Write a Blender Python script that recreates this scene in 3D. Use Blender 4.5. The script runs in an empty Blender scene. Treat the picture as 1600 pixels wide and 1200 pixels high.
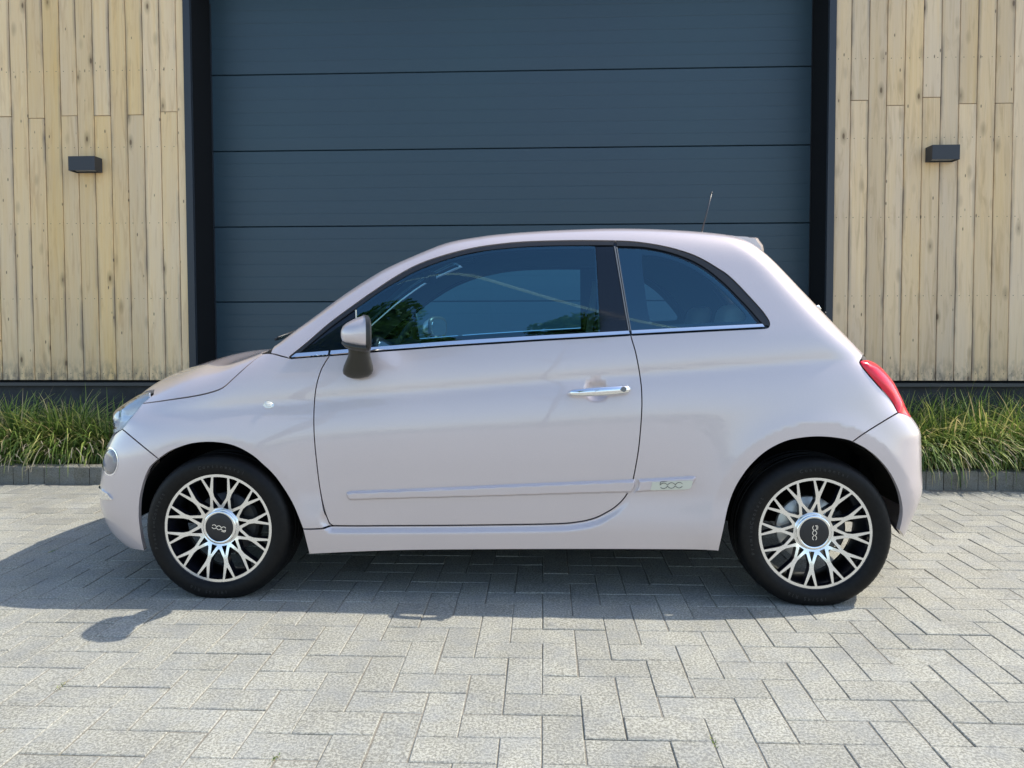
import bpy, bmesh, math, random
import numpy as np
from mathutils import Vector, Matrix
from mathutils.geometry import delaunay_2d_cdt

random.seed(7); np.random.seed(7)
scene = bpy.context.scene
COL = scene.collection

# =====================================================================
# camera, sky, sun, exposure
# =====================================================================
CAM = np.array([0.0, -2.74, 1.09])
PITCH, YAW, ROLL = math.radians(2.099), math.radians(2.179), math.radians(-0.142)
F_PX, CX, CY = 1126.0, 808.06, 539.15
_r0 = np.array([math.cos(YAW), math.sin(YAW), 0.0]); _f0 = np.array([-math.sin(YAW), math.cos(YAW), 0.0])
_f = _f0 * math.cos(PITCH) - np.array([0, 0, math.sin(PITCH)]); _u0 = np.cross(_r0, _f)
_r = _r0 * math.cos(ROLL) + _u0 * math.sin(ROLL); _u = _u0 * math.cos(ROLL) - _r0 * math.sin(ROLL)
cd = bpy.data.cameras.new('camera'); cam = bpy.data.objects.new('camera', cd); COL.objects.link(cam)
cd.sensor_fit = 'HORIZONTAL'; cd.sensor_width = 36.0; cd.lens = F_PX / 1600 * 36.0
cd.shift_x = (800 - CX) / 1600; cd.shift_y = (CY - 600) / 1600
cd.clip_start = 0.05; cd.clip_end = 3000
cam.matrix_world = Matrix(((_r[0], _u[0], -_f[0], CAM[0]), (_r[1], _u[1], -_f[1], CAM[1]), (_r[2], _u[2], -_f[2], CAM[2]), (0, 0, 0, 1)))
scene.camera = cam

SUN_DIR = Vector((0.82, 0.19, 1.0)).normalized()
world = bpy.data.worlds.new('World'); scene.world = world; world.use_nodes = True
wn = world.node_tree; wn.nodes.clear()
sky = wn.nodes.new('ShaderNodeTexSky'); sky.sky_type = 'NISHITA'; sky.sun_disc = False
sky.sun_elevation = math.asin(SUN_DIR.z); sky.sun_rotation = math.atan2(SUN_DIR.x, SUN_DIR.y)
sky.air_density = 1.0; sky.dust_density = 1.1; sky.ozone_density = 1.1
bg = wn.nodes.new('ShaderNodeBackground'); bg.inputs['Strength'].default_value = 0.15
wo = wn.nodes.new('ShaderNodeOutputWorld')
wn.links.new(sky.outputs[0], bg.inputs[0]); wn.links.new(bg.outputs[0], wo.inputs[0])
sl = bpy.data.lights.new('sun', 'SUN'); sl.energy = 2.9; sl.angle = math.radians(0.53); sl.color = (1.0, 0.925, 0.80)
so = bpy.data.objects.new('sun', sl); COL.objects.link(so)
so.rotation_euler = SUN_DIR.to_track_quat('Z', 'Y').to_euler()
scene.view_settings.view_transform = 'Standard'; scene.view_settings.look = 'None'
scene.view_settings.exposure = 1.02; scene.view_settings.gamma = 1.0; scene.view_settings.use_curve_mapping = False

# =====================================================================
# helpers: objects
# =====================================================================
def lin(r, g, b):
    f = lambda c: (c / 255 / 12.92) if c / 255 <= 0.04045 else ((c / 255 + 0.055) / 1.055) ** 2.4
    return (f(r), f(g), f(b), 1.0)

def link(name, me, parent=None, mat=None, smooth=False):
    o = bpy.data.objects.new(name, me); COL.objects.link(o)
    if parent is not None: o.parent = parent
    if mat is not None:
        if not me.materials: me.materials.append(mat)
    if smooth:
        me.polygons.foreach_set('use_smooth', [True] * len(me.polygons)); me.update()
    return o

def mesh(name, v, f, mat=None, parent=None, smooth=False):
    me = bpy.data.meshes.new(name); me.from_pydata([tuple(map(float, p)) for p in v], [], [tuple(map(int, q)) for q in f]); me.update()
    return link(name, me, parent, mat, smooth)

def empty(name, loc, rz=0.0):
    o = bpy.data.objects.new(name, None); COL.objects.link(o); o.location = loc; o.rotation_euler = (0, 0, rz); o.empty_display_size = .1
    return o

def tag(o, label=None, cat=None, group=None, kind=None):
    if label: o['label'] = label
    if cat: o['category'] = cat
    if group: o['group'] = group
    if kind: o['kind'] = kind
    return o

class MB:
    """collects vertices and faces"""
    def __init__(s): s.v = []; s.f = []
    def add(s, v, f):
        n = len(s.v); s.v += [tuple(map(float, p)) for p in v]; s.f += [tuple(int(i) + n for i in q) for q in f]
    def box(s, x0, x1, y0, y1, z0, z1):
        s.add([(x0, y0, z0), (x1, y0, z0), (x1, y1, z0), (x0, y1, z0), (x0, y0, z1), (x1, y0, z1), (x1, y1, z1), (x0, y1, z1)],
              [(0, 3, 2, 1), (4, 5, 6, 7), (0, 1, 5, 4), (1, 2, 6, 5), (2, 3, 7, 6), (3, 0, 4, 7)])
    def cbox(s, x0, x1, y0, y1, z0, z1, c):
        # box whose top edges are chamfered by c
        s.add([(x0, y0, z0), (x1, y0, z0), (x1, y1, z0), (x0, y1, z0), (x0, y0, z1 - c), (x1, y0, z1 - c), (x1, y1, z1 - c), (x0, y1, z1 - c),
               (x0 + c, y0 + c, z1), (x1 - c, y0 + c, z1), (x1 - c, y1 - c, z1), (x0 + c, y1 - c, z1)],
              [(0, 3, 2, 1), (0, 1, 5, 4), (1, 2, 6, 5), (2, 3, 7, 6), (3, 0, 4, 7), (4, 5, 9, 8), (5, 6, 10, 9), (6, 7, 11, 10), (7, 4, 8, 11), (8, 9, 10, 11)])
    def tube(s, pts, rad, n=12, cap=True, flat=1.0):
        pts = [Vector(p) for p in pts]; m = len(pts); rr = rad if hasattr(rad, '__len__') else [rad] * m
        rings = []; up = Vector((0, 0, 1))
        for i, p in enumerate(pts):
            t = (pts[min(i + 1, m - 1)] - pts[max(i - 1, 0)]).normalized()
            a = t.cross(up)
            if a.length < 1e-3: a = t.cross(Vector((0, 1, 0)))
            a.normalize(); b = a.cross(t)
            rings.append([p + a * (math.cos(k * 2 * math.pi / n) * rr[i]) + b * (math.sin(k * 2 * math.pi / n) * rr[i] * flat) for k in range(n)])
        v = [q for r in rings for q in r]; f = []
        for i in range(m - 1):
            for k in range(n):
                f.append((i * n + k, i * n + (k + 1) % n, (i + 1) * n + (k + 1) % n, (i + 1) * n + k))
        if cap: f.append(tuple(range(n))[::-1]); f.append(tuple((m - 1) * n + k for k in range(n)))
        s.add(v, f)
    def rings(s, rg, cap=True, closed=True):
        n = len(rg[0]); v = [q for r in rg for q in r]; f = []
        for i in range(len(rg) - 1):
            for k in range(n if closed else n - 1):
                f.append((i * n + k, i * n + (k + 1) % n, (i + 1) * n + (k + 1) % n, (i + 1) * n + k))
        if cap: f.append(tuple(range(n))[::-1]); f.append(tuple((len(rg) - 1) * n + k for k in range(n)))
        s.add(v, f)
    def lathe_y(s, prof, n=64):
        # profile of (radius, y), closed loop around the y axis
        m = len(prof); v = []; f = []
        for k in range(n):
            a = 2 * math.pi * k / n
            for r, y in prof: v.append((r * math.cos(a), y, r * math.sin(a)))
        for k in range(n):
            for i in range(m - 1):
                a, b = k * m + i, ((k + 1) % n) * m + i
                f.append((a, b, b + 1, a + 1))
        s.add(v, f)
    def build(s, name, mat=None, parent=None, smooth=False, recalc=False):
        o = mesh(name, s.v, s.f, mat, parent, smooth)
        if recalc:
            bm = bmesh.new(); bm.from_mesh(o.data); bmesh.ops.recalc_face_normals(bm, faces=bm.faces); bm.to_mesh(o.data); bm.free()
        return o

def bevel(o, w, seg=2, angle=30):
    m = o.modifiers.new('bevel', 'BEVEL'); m.width = w; m.segments = seg; m.limit_method = 'ANGLE'; m.angle_limit = math.radians(angle); m.harden_normals = False
    return o

def autosmooth(o, ang=35):
    me = o.data; bm = bmesh.new(); bm.from_mesh(me)
    for f in bm.faces: f.smooth = True
    for e in bm.edges:
        if len(e.link_faces) == 2 and e.calc_face_angle(0) > math.radians(ang): e.smooth = False
    bm.to_mesh(me); bm.free(); return o

# =====================================================================
# helpers: materials
# =====================================================================
def pmat(name, col, rough=.5, metal=0., coat=0., coat_rough=.03, spec=.5, trans=0., alpha=1., ior=1.5):
    m = bpy.data.materials.new(name); m.use_nodes = True; b = m.node_tree.nodes['Principled BSDF']
    b.inputs['Base Color'].default_value = col; b.inputs['Roughness'].default_value = rough; b.inputs['Metallic'].default_value = metal
    b.inputs['Coat Weight'].default_value = coat; b.inputs['Coat Roughness'].default_value = coat_rough
    b.inputs['Specular IOR Level'].default_value = spec; b.inputs['Transmission Weight'].default_value = trans; b.inputs['IOR'].default_value = ior
    return m
class N:
    def __init__(s, m): s.t = m.node_tree; s.b = s.t.nodes.get('Principled BSDF')
    def n(s, ty, **k):
        o = s.t.nodes.new(ty)
        for a, v in k.items():
            if a.startswith('_'): setattr(o, a[1:], v)
            else: o.inputs[a.replace('__', ' ')].default_value = v
        return o
    def l(s, a, b): s.t.links.new(a, b)
    def noise(s, scale, detail=3., rough=.5, vec=None, dist=0.):
        o = s.n('ShaderNodeTexNoise', Scale=scale, Detail=detail, Roughness=rough, Distortion=dist)
        if vec is not None: s.l(vec, o.inputs['Vector'])
        return o
    def ramp(s, src, stops, interp='LINEAR'):
        o = s.n('ShaderNodeValToRGB'); o.color_ramp.interpolation = interp; e = o.color_ramp.elements
        while len(e) < len(stops): e.new(.5)
        for i, (p, c) in enumerate(stops):
            e[i].position = p; e[i].color = c if hasattr(c, '__len__') else (c, c, c, 1)
        s.l(src, o.inputs[0]); return o
    def mix(s, fac, a, b, mode='MIX'):
        o = s.n('ShaderNodeMix', _data_type='RGBA', _blend_type=mode)
        for v, i in ((fac, 0), (a, 6), (b, 7)):
            if hasattr(v, 'links') or hasattr(v, 'is_linked'): s.l(v, o.inputs[i])
            else: o.inputs[i].default_value = v
        return o.outputs[2]
    def bump(s, h, strength, dist):
        o = s.n('ShaderNodeBump', Strength=strength, Distance=dist); s.l(h, o.inputs['Height']); s.l(o.outputs[0], s.b.inputs['Normal']); return o

MAT = {}
# --- car paint: pale rose grey metallic with clear coat
m = pmat('paint', (.52, .452, .468, 1), .38, .40, 1.0, .012); k = N(m)
geo = k.n('ShaderNodeNewGeometry'); nz = k.noise(900., 1., .5, geo.outputs['Position'])
rp = k.ramp(nz.outputs[0], [(.3, (.57, .498, .488, 1)), (.7, (.63, .55, .535, 1))]); k.l(rp.outputs[0], k.b.inputs['Base Color'])
MAT['paint'] = m
MAT['chrome'] = pmat('chrome', (.86, .87, .88, 1), .06, 1.)
MAT['gloss_black'] = pmat('gloss_black', (.003, .007, .013, 1), .05, 0, 0.0, .02)
MAT['black'] = pmat('shadow_black', (.006, .006, .006, 1), .9, spec=.1)
MAT['plastic'] = pmat('black_plastic', (.022, .022, .021, 1), .38)
MAT['seal'] = pmat('rubber_seal', (.014, .015, .017, 1), .35)
MAT['grey_trim'] = pmat('grey_trim', (.16, .165, .17, 1), .4)
MAT['mirror_foot'] = pmat('mirror_foot_plastic', (.03, .028, .02, 1), .42)
# tyre
m = pmat('tyre_rubber', (.012, .012, .012, 1), .5, spec=.2); k = N(m)
tc = k.n('ShaderNodeTexCoord'); nz = k.noise(60, 4, .6, tc.outputs['Object']); k.l(k.ramp(nz.outputs[0], [(.3, (.004, .004, .0042, 1)), (.8, (.010, .0095, .009, 1))]).outputs[0], k.b.inputs['Base Color']); k.bump(nz.outputs[0], .15, .002)
MAT['tyre'] = m
MAT['tyre_text'] = pmat('tyre_lettering', (.020, .020, .020, 1), .5)
MAT['rim_face'] = pmat('machined_alloy', (.88, .87, .85, 1), .20, .88, .5, .04)
MAT['rim_dark'] = pmat('dark_painted_alloy', (.010, .011, .018, 1), .28, .2, .6, .05)
MAT['cap'] = pmat('cap_dark_grey', (.028, .028, .030, 1), .35, .3)
MAT['brake'] = pmat('bright_brake_steel', (.78, .76, .70, 1), .45, .75); MAT['brake_dull'] = pmat('dull_brake_steel', (.07, .07, .075, 1), .5, .6)
m = pmat('white_vapour', (.95, .95, .95, 1), 1., spec=0.); k = N(m); tr_ = k.n('ShaderNodeBsdfTranslucent'); tr_.inputs[0].default_value = (.97, .97, .97, 1); mx_ = k.n('ShaderNodeMixShader'); mx_.inputs[0].default_value = .7
k.l(k.b.outputs[0], mx_.inputs[1]); k.l(tr_.outputs[0], mx_.inputs[2]); k.l(mx_.outputs[0], m.node_tree.nodes['Material Output'].inputs[0]); MAT['vapour'] = m
MAT['cast'] = pmat('cast_caliper', (.06, .058, .055, 1), .5, .5)
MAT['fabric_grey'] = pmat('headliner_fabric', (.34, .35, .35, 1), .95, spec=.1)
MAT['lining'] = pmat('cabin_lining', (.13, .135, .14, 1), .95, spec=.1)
MAT['fabric_dark'] = pmat('seat_fabric_dark', (.05, .05, .055, 1), .9, spec=.1)
MAT['fabric_ivory'] = pmat('seat_fabric_ivory', (.82, .80, .72, 1), .85, spec=.1)
MAT['dash'] = pmat('dashboard_plastic', (.035, .035, .035, 1), .6)

def glassmat(name, tint, refl=1.0, rough=0.0, gcol=(1, 1, 1, 1)):
    m = bpy.data.materials.new(name); m.use_nodes = True; t = m.node_tree; t.nodes.clear()
    o = t.nodes.new('ShaderNodeOutputMaterial'); mx = t.nodes.new('ShaderNodeMixShader'); tr = t.nodes.new('ShaderNodeBsdfTransparent'); gl = t.nodes.new('ShaderNodeBsdfGlossy')
    fr = t.nodes.new('ShaderNodeFresnel'); fr.inputs[0].default_value = 1.55; mu = t.nodes.new('ShaderNodeMath'); mu.operation = 'MULTIPLY'; mu.inputs[1].default_value = refl; mu.use_clamp = True
    tr.inputs[0].default_value = tint; gl.inputs['Roughness'].default_value = rough; gl.inputs[0].default_value = gcol
    t.links.new(fr.outputs[0], mu.inputs[0]); t.links.new(mu.outputs[0], mx.inputs[0]); t.links.new(tr.outputs[0], mx.inputs[1]); t.links.new(gl.outputs[0], mx.inputs[2]); t.links.new(mx.outputs[0], o.inputs[0])
    return m
MAT['glass'] = glassmat('tinted_window_glass', (.58, .93, 1.0, 1), 2.6, gcol=(.42, .80, 1, 1))
MAT['glass_dark'] = glassmat('dark_rear_glass', (.60, .86, .95, 1), 2.6, gcol=(.42, .80, 1, 1))
MAT['lens'] = glassmat('clear_lamp_lens', (.93, .96, .97, 1), 1.3)
m = pmat('red_lamp_lens', (.80, .006, .032, 1), .22, 0, .35, .05); m.node_tree.nodes['Principled BSDF'].inputs['Subsurface Weight'].default_value = 0.0
MAT['red'] = m
MAT['reflector'] = pmat('lamp_reflector', (.93, .96, .98, 1), .4, .12)
MAT['badge'] = pmat('badge_brushed_cream', (.62, .62, .52, 1), .35, .35)
MAT['ink'] = pmat('badge_dark_lettering', (.03, .03, .03, 1), .4)

# --- timber cladding
def wood_mat(name, base, light, dark, grey):
    m = pmat(name, base, .8, spec=.25); k = N(m)
    geo = k.n('ShaderNodeNewGeometry'); info = k.n('ShaderNodeObjectInfo')
    sep = k.n('ShaderNodeSeparateXYZ'); k.l(geo.outputs['Position'], sep.inputs[0])
    off = k.n('ShaderNodeMath', _operation='MULTIPLY'); k.l(info.outputs['Random'], off.inputs[0]); off.inputs[1].default_value = 37.
    zz = k.n('ShaderNodeMath', _operation='ADD'); k.l(sep.outputs['Z'], zz.inputs[0]); k.l(off.outputs[0], zz.inputs[1])
    def vec(sx, sz):
        c = k.n('ShaderNodeCombineXYZ'); a = k.n('ShaderNodeMath', _operation='MULTIPLY'); k.l(sep.outputs['X'], a.inputs[0]); a.inputs[1].default_value = sx
        b = k.n('ShaderNodeMath', _operation='MULTIPLY'); k.l(zz.outputs[0], b.inputs[0]); b.inputs[1].default_value = sz
        k.l(a.outputs[0], c.inputs[0]); k.l(b.outputs[0], c.inputs[2]); k.l(off.outputs[0], c.inputs[1]); return c.outputs[0]
    g1 = k.noise(1., 4, .6, vec(55, 1.6), .4); g2 = k.noise(1., 5, .65, vec(240, 4.)); g3 = k.noise(1., 3, .55, vec(6, .9)); g4 = k.noise(1., 4, .6, vec(22, 2.2), 1.2)
    c = k.mix(k.ramp(g1.outputs[0], [(.3, 0), (.75, 1)]).outputs[0], base, light)
    c = k.mix(k.ramp(g3.outputs[0], [(.35, 0), (.7, .65)]).outputs[0], c, grey)
    c = k.mix(k.ramp(g4.outputs[0], [(.52, 0), (.68, .5)]).outputs[0], c, dark)
    c = k.mix(k.ramp(g2.outputs[0], [(.25, .22), (.62, 0)]).outputs[0], c, dark)
    # knots
    v = k.n('ShaderNodeTexVoronoi', Scale=1., Randomness=1.); k.l(vec(7.5, 3.0), v.inputs['Vector'])
    kn = k.ramp(v.outputs['Distance'], [(.045, .8), (.08, .35), (.22, 0)]); c = k.mix(kn.outputs[0], c, (.085, .045, .02, 1))
    v2 = k.n('ShaderNodeTexVoronoi', Scale=1., Randomness=1.); k.l(vec(16, 5.5), v2.inputs['Vector'])
    k2 = k.ramp(v2.outputs['Distance'], [(.05, .8), (.09, 0)]); c = k.mix(k2.outputs[0], c, (.07, .045, .03, 1))
    # per-plank tone
    hs = k.n('ShaderNodeHueSaturation'); k.l(c, hs.inputs['Color'])
    r2 = k.n('ShaderNodeMapRange'); k.l(info.outputs['Random'], r2.inputs[0]); r2.inputs[3].default_value = .88; r2.inputs[4].default_value = 1.06; k.l(r2.outputs[0], hs.inputs['Value'])
    wn_ = k.n('ShaderNodeTexWhiteNoise', _noise_dimensions='1D'); k.l(off.outputs[0], wn_.inputs['W']); r3 = k.n('ShaderNodeMapRange'); k.l(wn_.outputs[0], r3.inputs[0]); r3.inputs[3].default_value = .90; r3.inputs[4].default_value = 1.06; k.l(r3.outputs[0], hs.inputs['Saturation'])
    # damp foot of the boards and dirt along their edges
    mr = k.n('ShaderNodeMapRange', _clamp=True); k.l(sep.outputs['Z'], mr.inputs[0]); mr.inputs[1].default_value = .62; mr.inputs[2].default_value = .80; mr.inputs[3].default_value = .75; mr.inputs[4].default_value = 0
    g5 = k.noise(1., 4, .65, vec(30, 12)); mm = k.n('ShaderNodeMath', _operation='MULTIPLY'); k.l(mr.outputs[0], mm.inputs[0]); k.l(k.ramp(g5.outputs[0], [(.42, 0), (.62, 1)]).outputs[0], mm.inputs[1])
    c2 = k.mix(mm.outputs[0], hs.outputs[0], (.10, .095, .09, 1))
    tcg = k.n('ShaderNodeTexCoord'); s2 = k.n('ShaderNodeSeparateXYZ'); k.l(tcg.outputs['Object'], s2.inputs[0])
    ab = k.n('ShaderNodeMath', _operation='ABSOLUTE'); k.l(s2.outputs['X'], ab.inputs[0])
    er = k.n('ShaderNodeMapRange', _clamp=True); k.l(ab.outputs[0], er.inputs[0]); er.inputs[1].default_value = .040; er.inputs[2].default_value = .063; er.inputs[3].default_value = 0; er.inputs[4].default_value = 1.
    g6 = k.noise(1., 4, .6, vec(3, 1.3)); em = k.n('ShaderNodeMath', _operation='MULTIPLY'); k.l(er.outputs[0], em.inputs[0]); k.l(k.ramp(g6.outputs[0], [(.46, 0), (.62, .65)]).outputs[0], em.inputs[1])
    c3 = k.mix(em.outputs[0], c2, (.13, .125, .13, 1))
    # pairs of nail heads
    def mth(op, a, b=None):
        q = k.n('ShaderNodeMath', _operation=op)
        for i, v_ in enumerate((a, b)):
            if v_ is None: continue
            if hasattr(v_, 'is_linked'): k.l(v_, q.inputs[i])
            else: q.inputs[i].default_value = v_
        return q.outputs[0]
    zf = mth('SUBTRACT', mth('FRACT', mth('DIVIDE', mth('SUBTRACT', sep.outputs['Z'], .655), .58)), .03); zf = mth('MULTIPLY', zf, .58)
    xf = mth('SUBTRACT', ab.outputs[0], .036); dd = mth('SQRT', mth('ADD', mth('POWER', mth('ABSOLUTE', zf), 2.), mth('POWER', mth('ABSOLUTE', xf), 2.)))
    c3 = k.mix(mth('MULTIPLY', mth('LESS_THAN', dd, .0036), .75), c3, (.06, .05, .045, 1))
    k.l(c3, k.b.inputs['Base Color'])
    k.bump(g2.outputs[0], .5, .0015)
    return m
MAT['wood'] = wood_mat('larch_cladding', (.84, .57, .26, 1), (.88, .655, .35, 1), (.60, .38, .19, 1), (.78, .60, .39, 1))
MAT['wood_grey'] = wood_mat('weathered_cladding', (.78, .555, .29, 1), (.84, .63, .38, 1), (.50, .34, .18, 1), (.70, .55, .39, 1))

# --- garage door blue grey, finely embossed
m = pmat('door_blue_grey', (.040, .062, .085, 1), .42, spec=.5); k = N(m); geo = k.n('ShaderNodeNewGeometry')
mp = k.n('ShaderNodeMapping'); mp.inputs['Scale'].default_value = (3, 1, 40); k.l(geo.outputs['Position'], mp.inputs[0])
nz = k.noise(6., 4, .6, mp.outputs[0]); n2 = k.noise(420., 2, .5, geo.outputs['Position']); n3 = k.noise(.9, 3, .5, geo.outputs['Position'])
c = k.mix(k.ramp(nz.outputs[0], [(.3, 0), (.7, .35)]).outputs[0], (.030, .058, .080, 1), (.042, .074, .098, 1)); c = k.mix(k.ramp(n3.outputs[0], [(.35, 0), (.7, .5)]).outputs[0], c, (.032, .070, .088, 1)); k.l(c, k.b.inputs['Base Color']); k.bump(n2.outputs[0], .5, .0006)
MAT['door'] = m
MAT['frame'] = pmat('frame_blue_black', (.022, .028, .036, 1), .45)
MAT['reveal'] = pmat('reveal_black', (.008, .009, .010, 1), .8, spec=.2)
MAT['flashing'] = pmat('flashing_grey', (.055, .06, .065, 1), .35, .3)
m = pmat('plinth_dark', (.03, .03, .03, 1), .75); k = N(m); geo = k.n('ShaderNodeNewGeometry'); nz = k.noise(5, 5, .65, geo.outputs['Position'])
k.l(k.ramp(nz.outputs[0], [(.3, (.018, .019, .02, 1)), (.72, (.05, .052, .056, 1))]).outputs[0], k.b.inputs['Base Color']); k.bump(nz.outputs[0], .3, .01)
MAT['plinth'] = m
MAT['lamp'] = pmat('lamp_anthracite', (.028, .031, .036, 1), .5)
MAT['lamp_glass'] = pmat('lamp_diffuser', (.5, .5, .48, 1), .4)

# --- concrete pavers
def paver_mat(name, lo, hi, tone):
    m = pmat(name, lo, .85, spec=.3); k = N(m); geo = k.n('ShaderNodeNewGeometry'); P = geo.outputs['Position']
    n1 = k.noise(140., 2.5, .65, P); n2 = k.noise(620., 1., .5, P); n3 = k.noise(3.2, 4, .6, P); n4 = k.noise(90., 3, .6, P)
    c = k.mix(k.ramp(n1.outputs[0], [(.40, 0), (.60, 1)]).outputs[0], lo, hi)
    c = k.mix(k.ramp(n2.outputs[0], [(.58, 0), (.72, .8)]).outputs[0], c, (.16, .155, .145, 1))
    c = k.mix(k.ramp(n2.outputs[0], [(.26, .7), (.38, 0)]).outputs[0], c, (.62, .61, .57, 1))
    c = k.mix(k.ramp(n4.outputs[0], [(.35, .25), (.6, 0)]).outputs[0], c, (.27, .265, .25, 1))
    n6 = k.noise(9., 4, .65, P); c = k.mix(k.ramp(n6.outputs[0], [(.42, 0), (.66, .38)]).outputs[0], c, (.23, .245, .255, 1))
    hs = k.n('ShaderNodeHueSaturation'); k.l(c, hs.inputs['Color'])
    mr = k.n('ShaderNodeMapRange'); k.l(geo.outputs['Random Per Island'], mr.inputs[0]); mr.inputs[3].default_value = tone[0]; mr.inputs[4].default_value = tone[1]
    m2 = k.n('ShaderNodeMapRange'); k.l(n3.outputs[0], m2.inputs[0]); m2.inputs[1].default_value = .3; m2.inputs[2].default_value = .7; m2.inputs[3].default_value = .84; m2.inputs[4].default_value = 1.08
    inf = k.n('ShaderNodeObjectInfo'); m3 = k.n('ShaderNodeMapRange'); k.l(inf.outputs['Random'], m3.inputs[0]); m3.inputs[3].default_value = tone[0] ** .5; m3.inputs[4].default_value = tone[1] ** .5
    a = k.n('ShaderNodeMath', _operation='MULTIPLY'); k.l(mr.outputs[0], a.inputs[0]); k.l(m2.outputs[0], a.inputs[1]); b2 = k.n('ShaderNodeMath', _operation='MULTIPLY'); k.l(a.outputs[0], b2.inputs[0]); k.l(m3.outputs[0], b2.inputs[1]); k.l(b2.outputs[0], hs.inputs['Value'])
    k.l(hs.outputs[0], k.b.inputs['Base Color'])
    k.bump(n1.outputs[0], .55, .0022)
    return m
MAT['paver'] = paver_mat('concrete_paver', (.19, .185, .15, 1), (.43, .425, .355, 1), (.86, 1.10))
MAT['kerb'] = paver_mat('kerb_brick', (.12, .115, .085, 1), (.21, .20, .155, 1), (.8, 1.15))
m = pmat('joint_sand', (.22, .20, .165, 1), .95, spec=.1); k = N(m); geo = k.n('ShaderNodeNewGeometry'); nz = k.noise(120, 4, .7, geo.outputs['Position']); n3 = k.noise(2.2, 3, .6, geo.outputs['Position'])
c = k.ramp(nz.outputs[0], [(.3, (.15, .14, .115, 1)), (.7, (.28, .26, .22, 1))]); c = k.mix(k.ramp(n3.outputs[0], [(.6, 0), (.72, .5)]).outputs[0], c.outputs[0], (.09, .12, .03, 1)); k.l(c, k.b.inputs['Base Color'])
MAT['sand'] = m
m = pmat('paving_far', (.34, .33, .30, 1), .85); k = N(m); geo = k.n('ShaderNodeNewGeometry')
br = k.n('ShaderNodeTexBrick'); k.l(geo.outputs['Position'], br.inputs['Vector']); br.inputs['Scale'].default_value = 1.; br.inputs['Brick Width'].default_value = .22; br.inputs['Row Height'].default_value = .11; br.inputs['Mortar Size'].default_value = .004
br.inputs['Color1'].default_value = (.30, .29, .27, 1); br.inputs['Color2'].default_value = (.38, .37, .34, 1); br.inputs['Mortar'].default_value = (.18, .17, .14, 1)
k.l(br.outputs[0], k.b.inputs['Base Color'])
MAT['paving_far'] = m
m = pmat('soil', (.05, .038, .026, 1), .95, spec=.1); k = N(m); geo = k.n('ShaderNodeNewGeometry'); nz = k.noise(30, 5, .7, geo.outputs['Position'])
k.l(k.ramp(nz.outputs[0], [(.3, (.025, .019, .013, 1)), (.75, (.09, .07, .05, 1))]).outputs[0], k.b.inputs['Base Color']); k.bump(nz.outputs[0], .6, .02)
MAT['soil'] = m
def leafmat(name, stops):
    m = pmat(name, (.1, .15, .03, 1), .5, spec=.4); k = N(m); geo = k.n('ShaderNodeNewGeometry')
    k.l(k.ramp(geo.outputs['Random Per Island'], stops).outputs[0], k.b.inputs['Base Color'])
    t = k.t; tr = t.nodes.new('ShaderNodeBsdfTranslucent'); mx = t.nodes.new('ShaderNodeMixShader'); mx.inputs[0].default_value = .3
    rp = [n for n in t.nodes if n.bl_idname == 'ShaderNodeValToRGB'][0]; t.links.new(rp.outputs[0], tr.inputs[0])
    out = t.nodes['Material Output']; t.links.new(k.b.outputs[0], mx.inputs[1]); t.links.new(tr.outputs[0], mx.inputs[2]); t.links.new(mx.outputs[0], out.inputs[0]); return m
MAT['grass'] = leafmat('ornamental_grass', [(0., (.045, .09, .018, 1)), (.35, (.11, .19, .035, 1)), (.62, (.24, .33, .07, 1)), (.82, (.50, .54, .14, 1)), (.94, (.60, .48, .24, 1)), (1., (.40, .33, .20, 1))])
MAT['leaf'] = leafmat('tree_leaves', [(0., (.06, .11, .015, 1)), (.5, (.11, .18, .03, 1)), (1., (.17, .24, .05, 1))])
MAT['bark'] = pmat('bark', (.10, .075, .05, 1), .9)
MAT['wiper'] = pmat('wiper_black', (.02, .02, .02, 1), .45)
MAT['antenna'] = pmat('antenna_black', (.05, .05, .055, 1), .35)
MAT['roofing'] = pmat('roof_edge_black', (.03, .03, .032, 1), .6)

# =====================================================================
# ground
# =====================================================================
M = 0.110                      # paver module, 2 : 1 herringbone
WALL_Y, DOOR_Y = 2.72, 3.05
KERB_Y = 1.885
OPEN_L, OPEN_R = -2.684, 2.091
ground = mesh('ground', [(-120, -120, -.030), (120, -120, -.030), (120, 60, -.030), (-120, 60, -.030)], [(0, 1, 2, 3)], MAT['paving_far'])
tag(ground, kind='structure')
PX0, PX1, PY0, PY1 = -46, 46, -26, 28      # paver cells
gx, gy = -0.0078, 2.413                     # lattice origin found from the joints
O_X = -0.0078 * (1.09 / 1.0543); O_Y = 2.413 * (1.09 / 1.0543) - 2.74
bedx0, bedx1, bedy0, bedy1 = O_X + PX0 * M, O_X + PX1 * M, O_Y + PY0 * M, DOOR_Y + .05
sand = mesh('pavement', [(bedx0, bedy0, -.0032), (bedx1, bedy0, -.0032), (bedx1, bedy1, -.0032), (bedx0, bedy1, -.0032)], [(0, 1, 2, 3)], MAT['sand'])
tag(sand, kind='structure')
def mk(n, x0, x1, y0, y1, z0=-.0225, z1=-.0225, mat=None):
    return tag(mesh(n, [(x0, y0, z0), (x1, y0, z0), (x1, y1, z0), (x0, y1, z0)], [(0, 1, 2, 3)], mat), kind='structure')
def proj(P):
    d = np.asarray(P, float) - CAM; z = d @ _f
    return np.array([CX + F_PX * (d @ _r) / z, CY - F_PX * (d @ _u) / z]), z
stones = []
rng = random.Random(3)
GAPS = .0014
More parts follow.
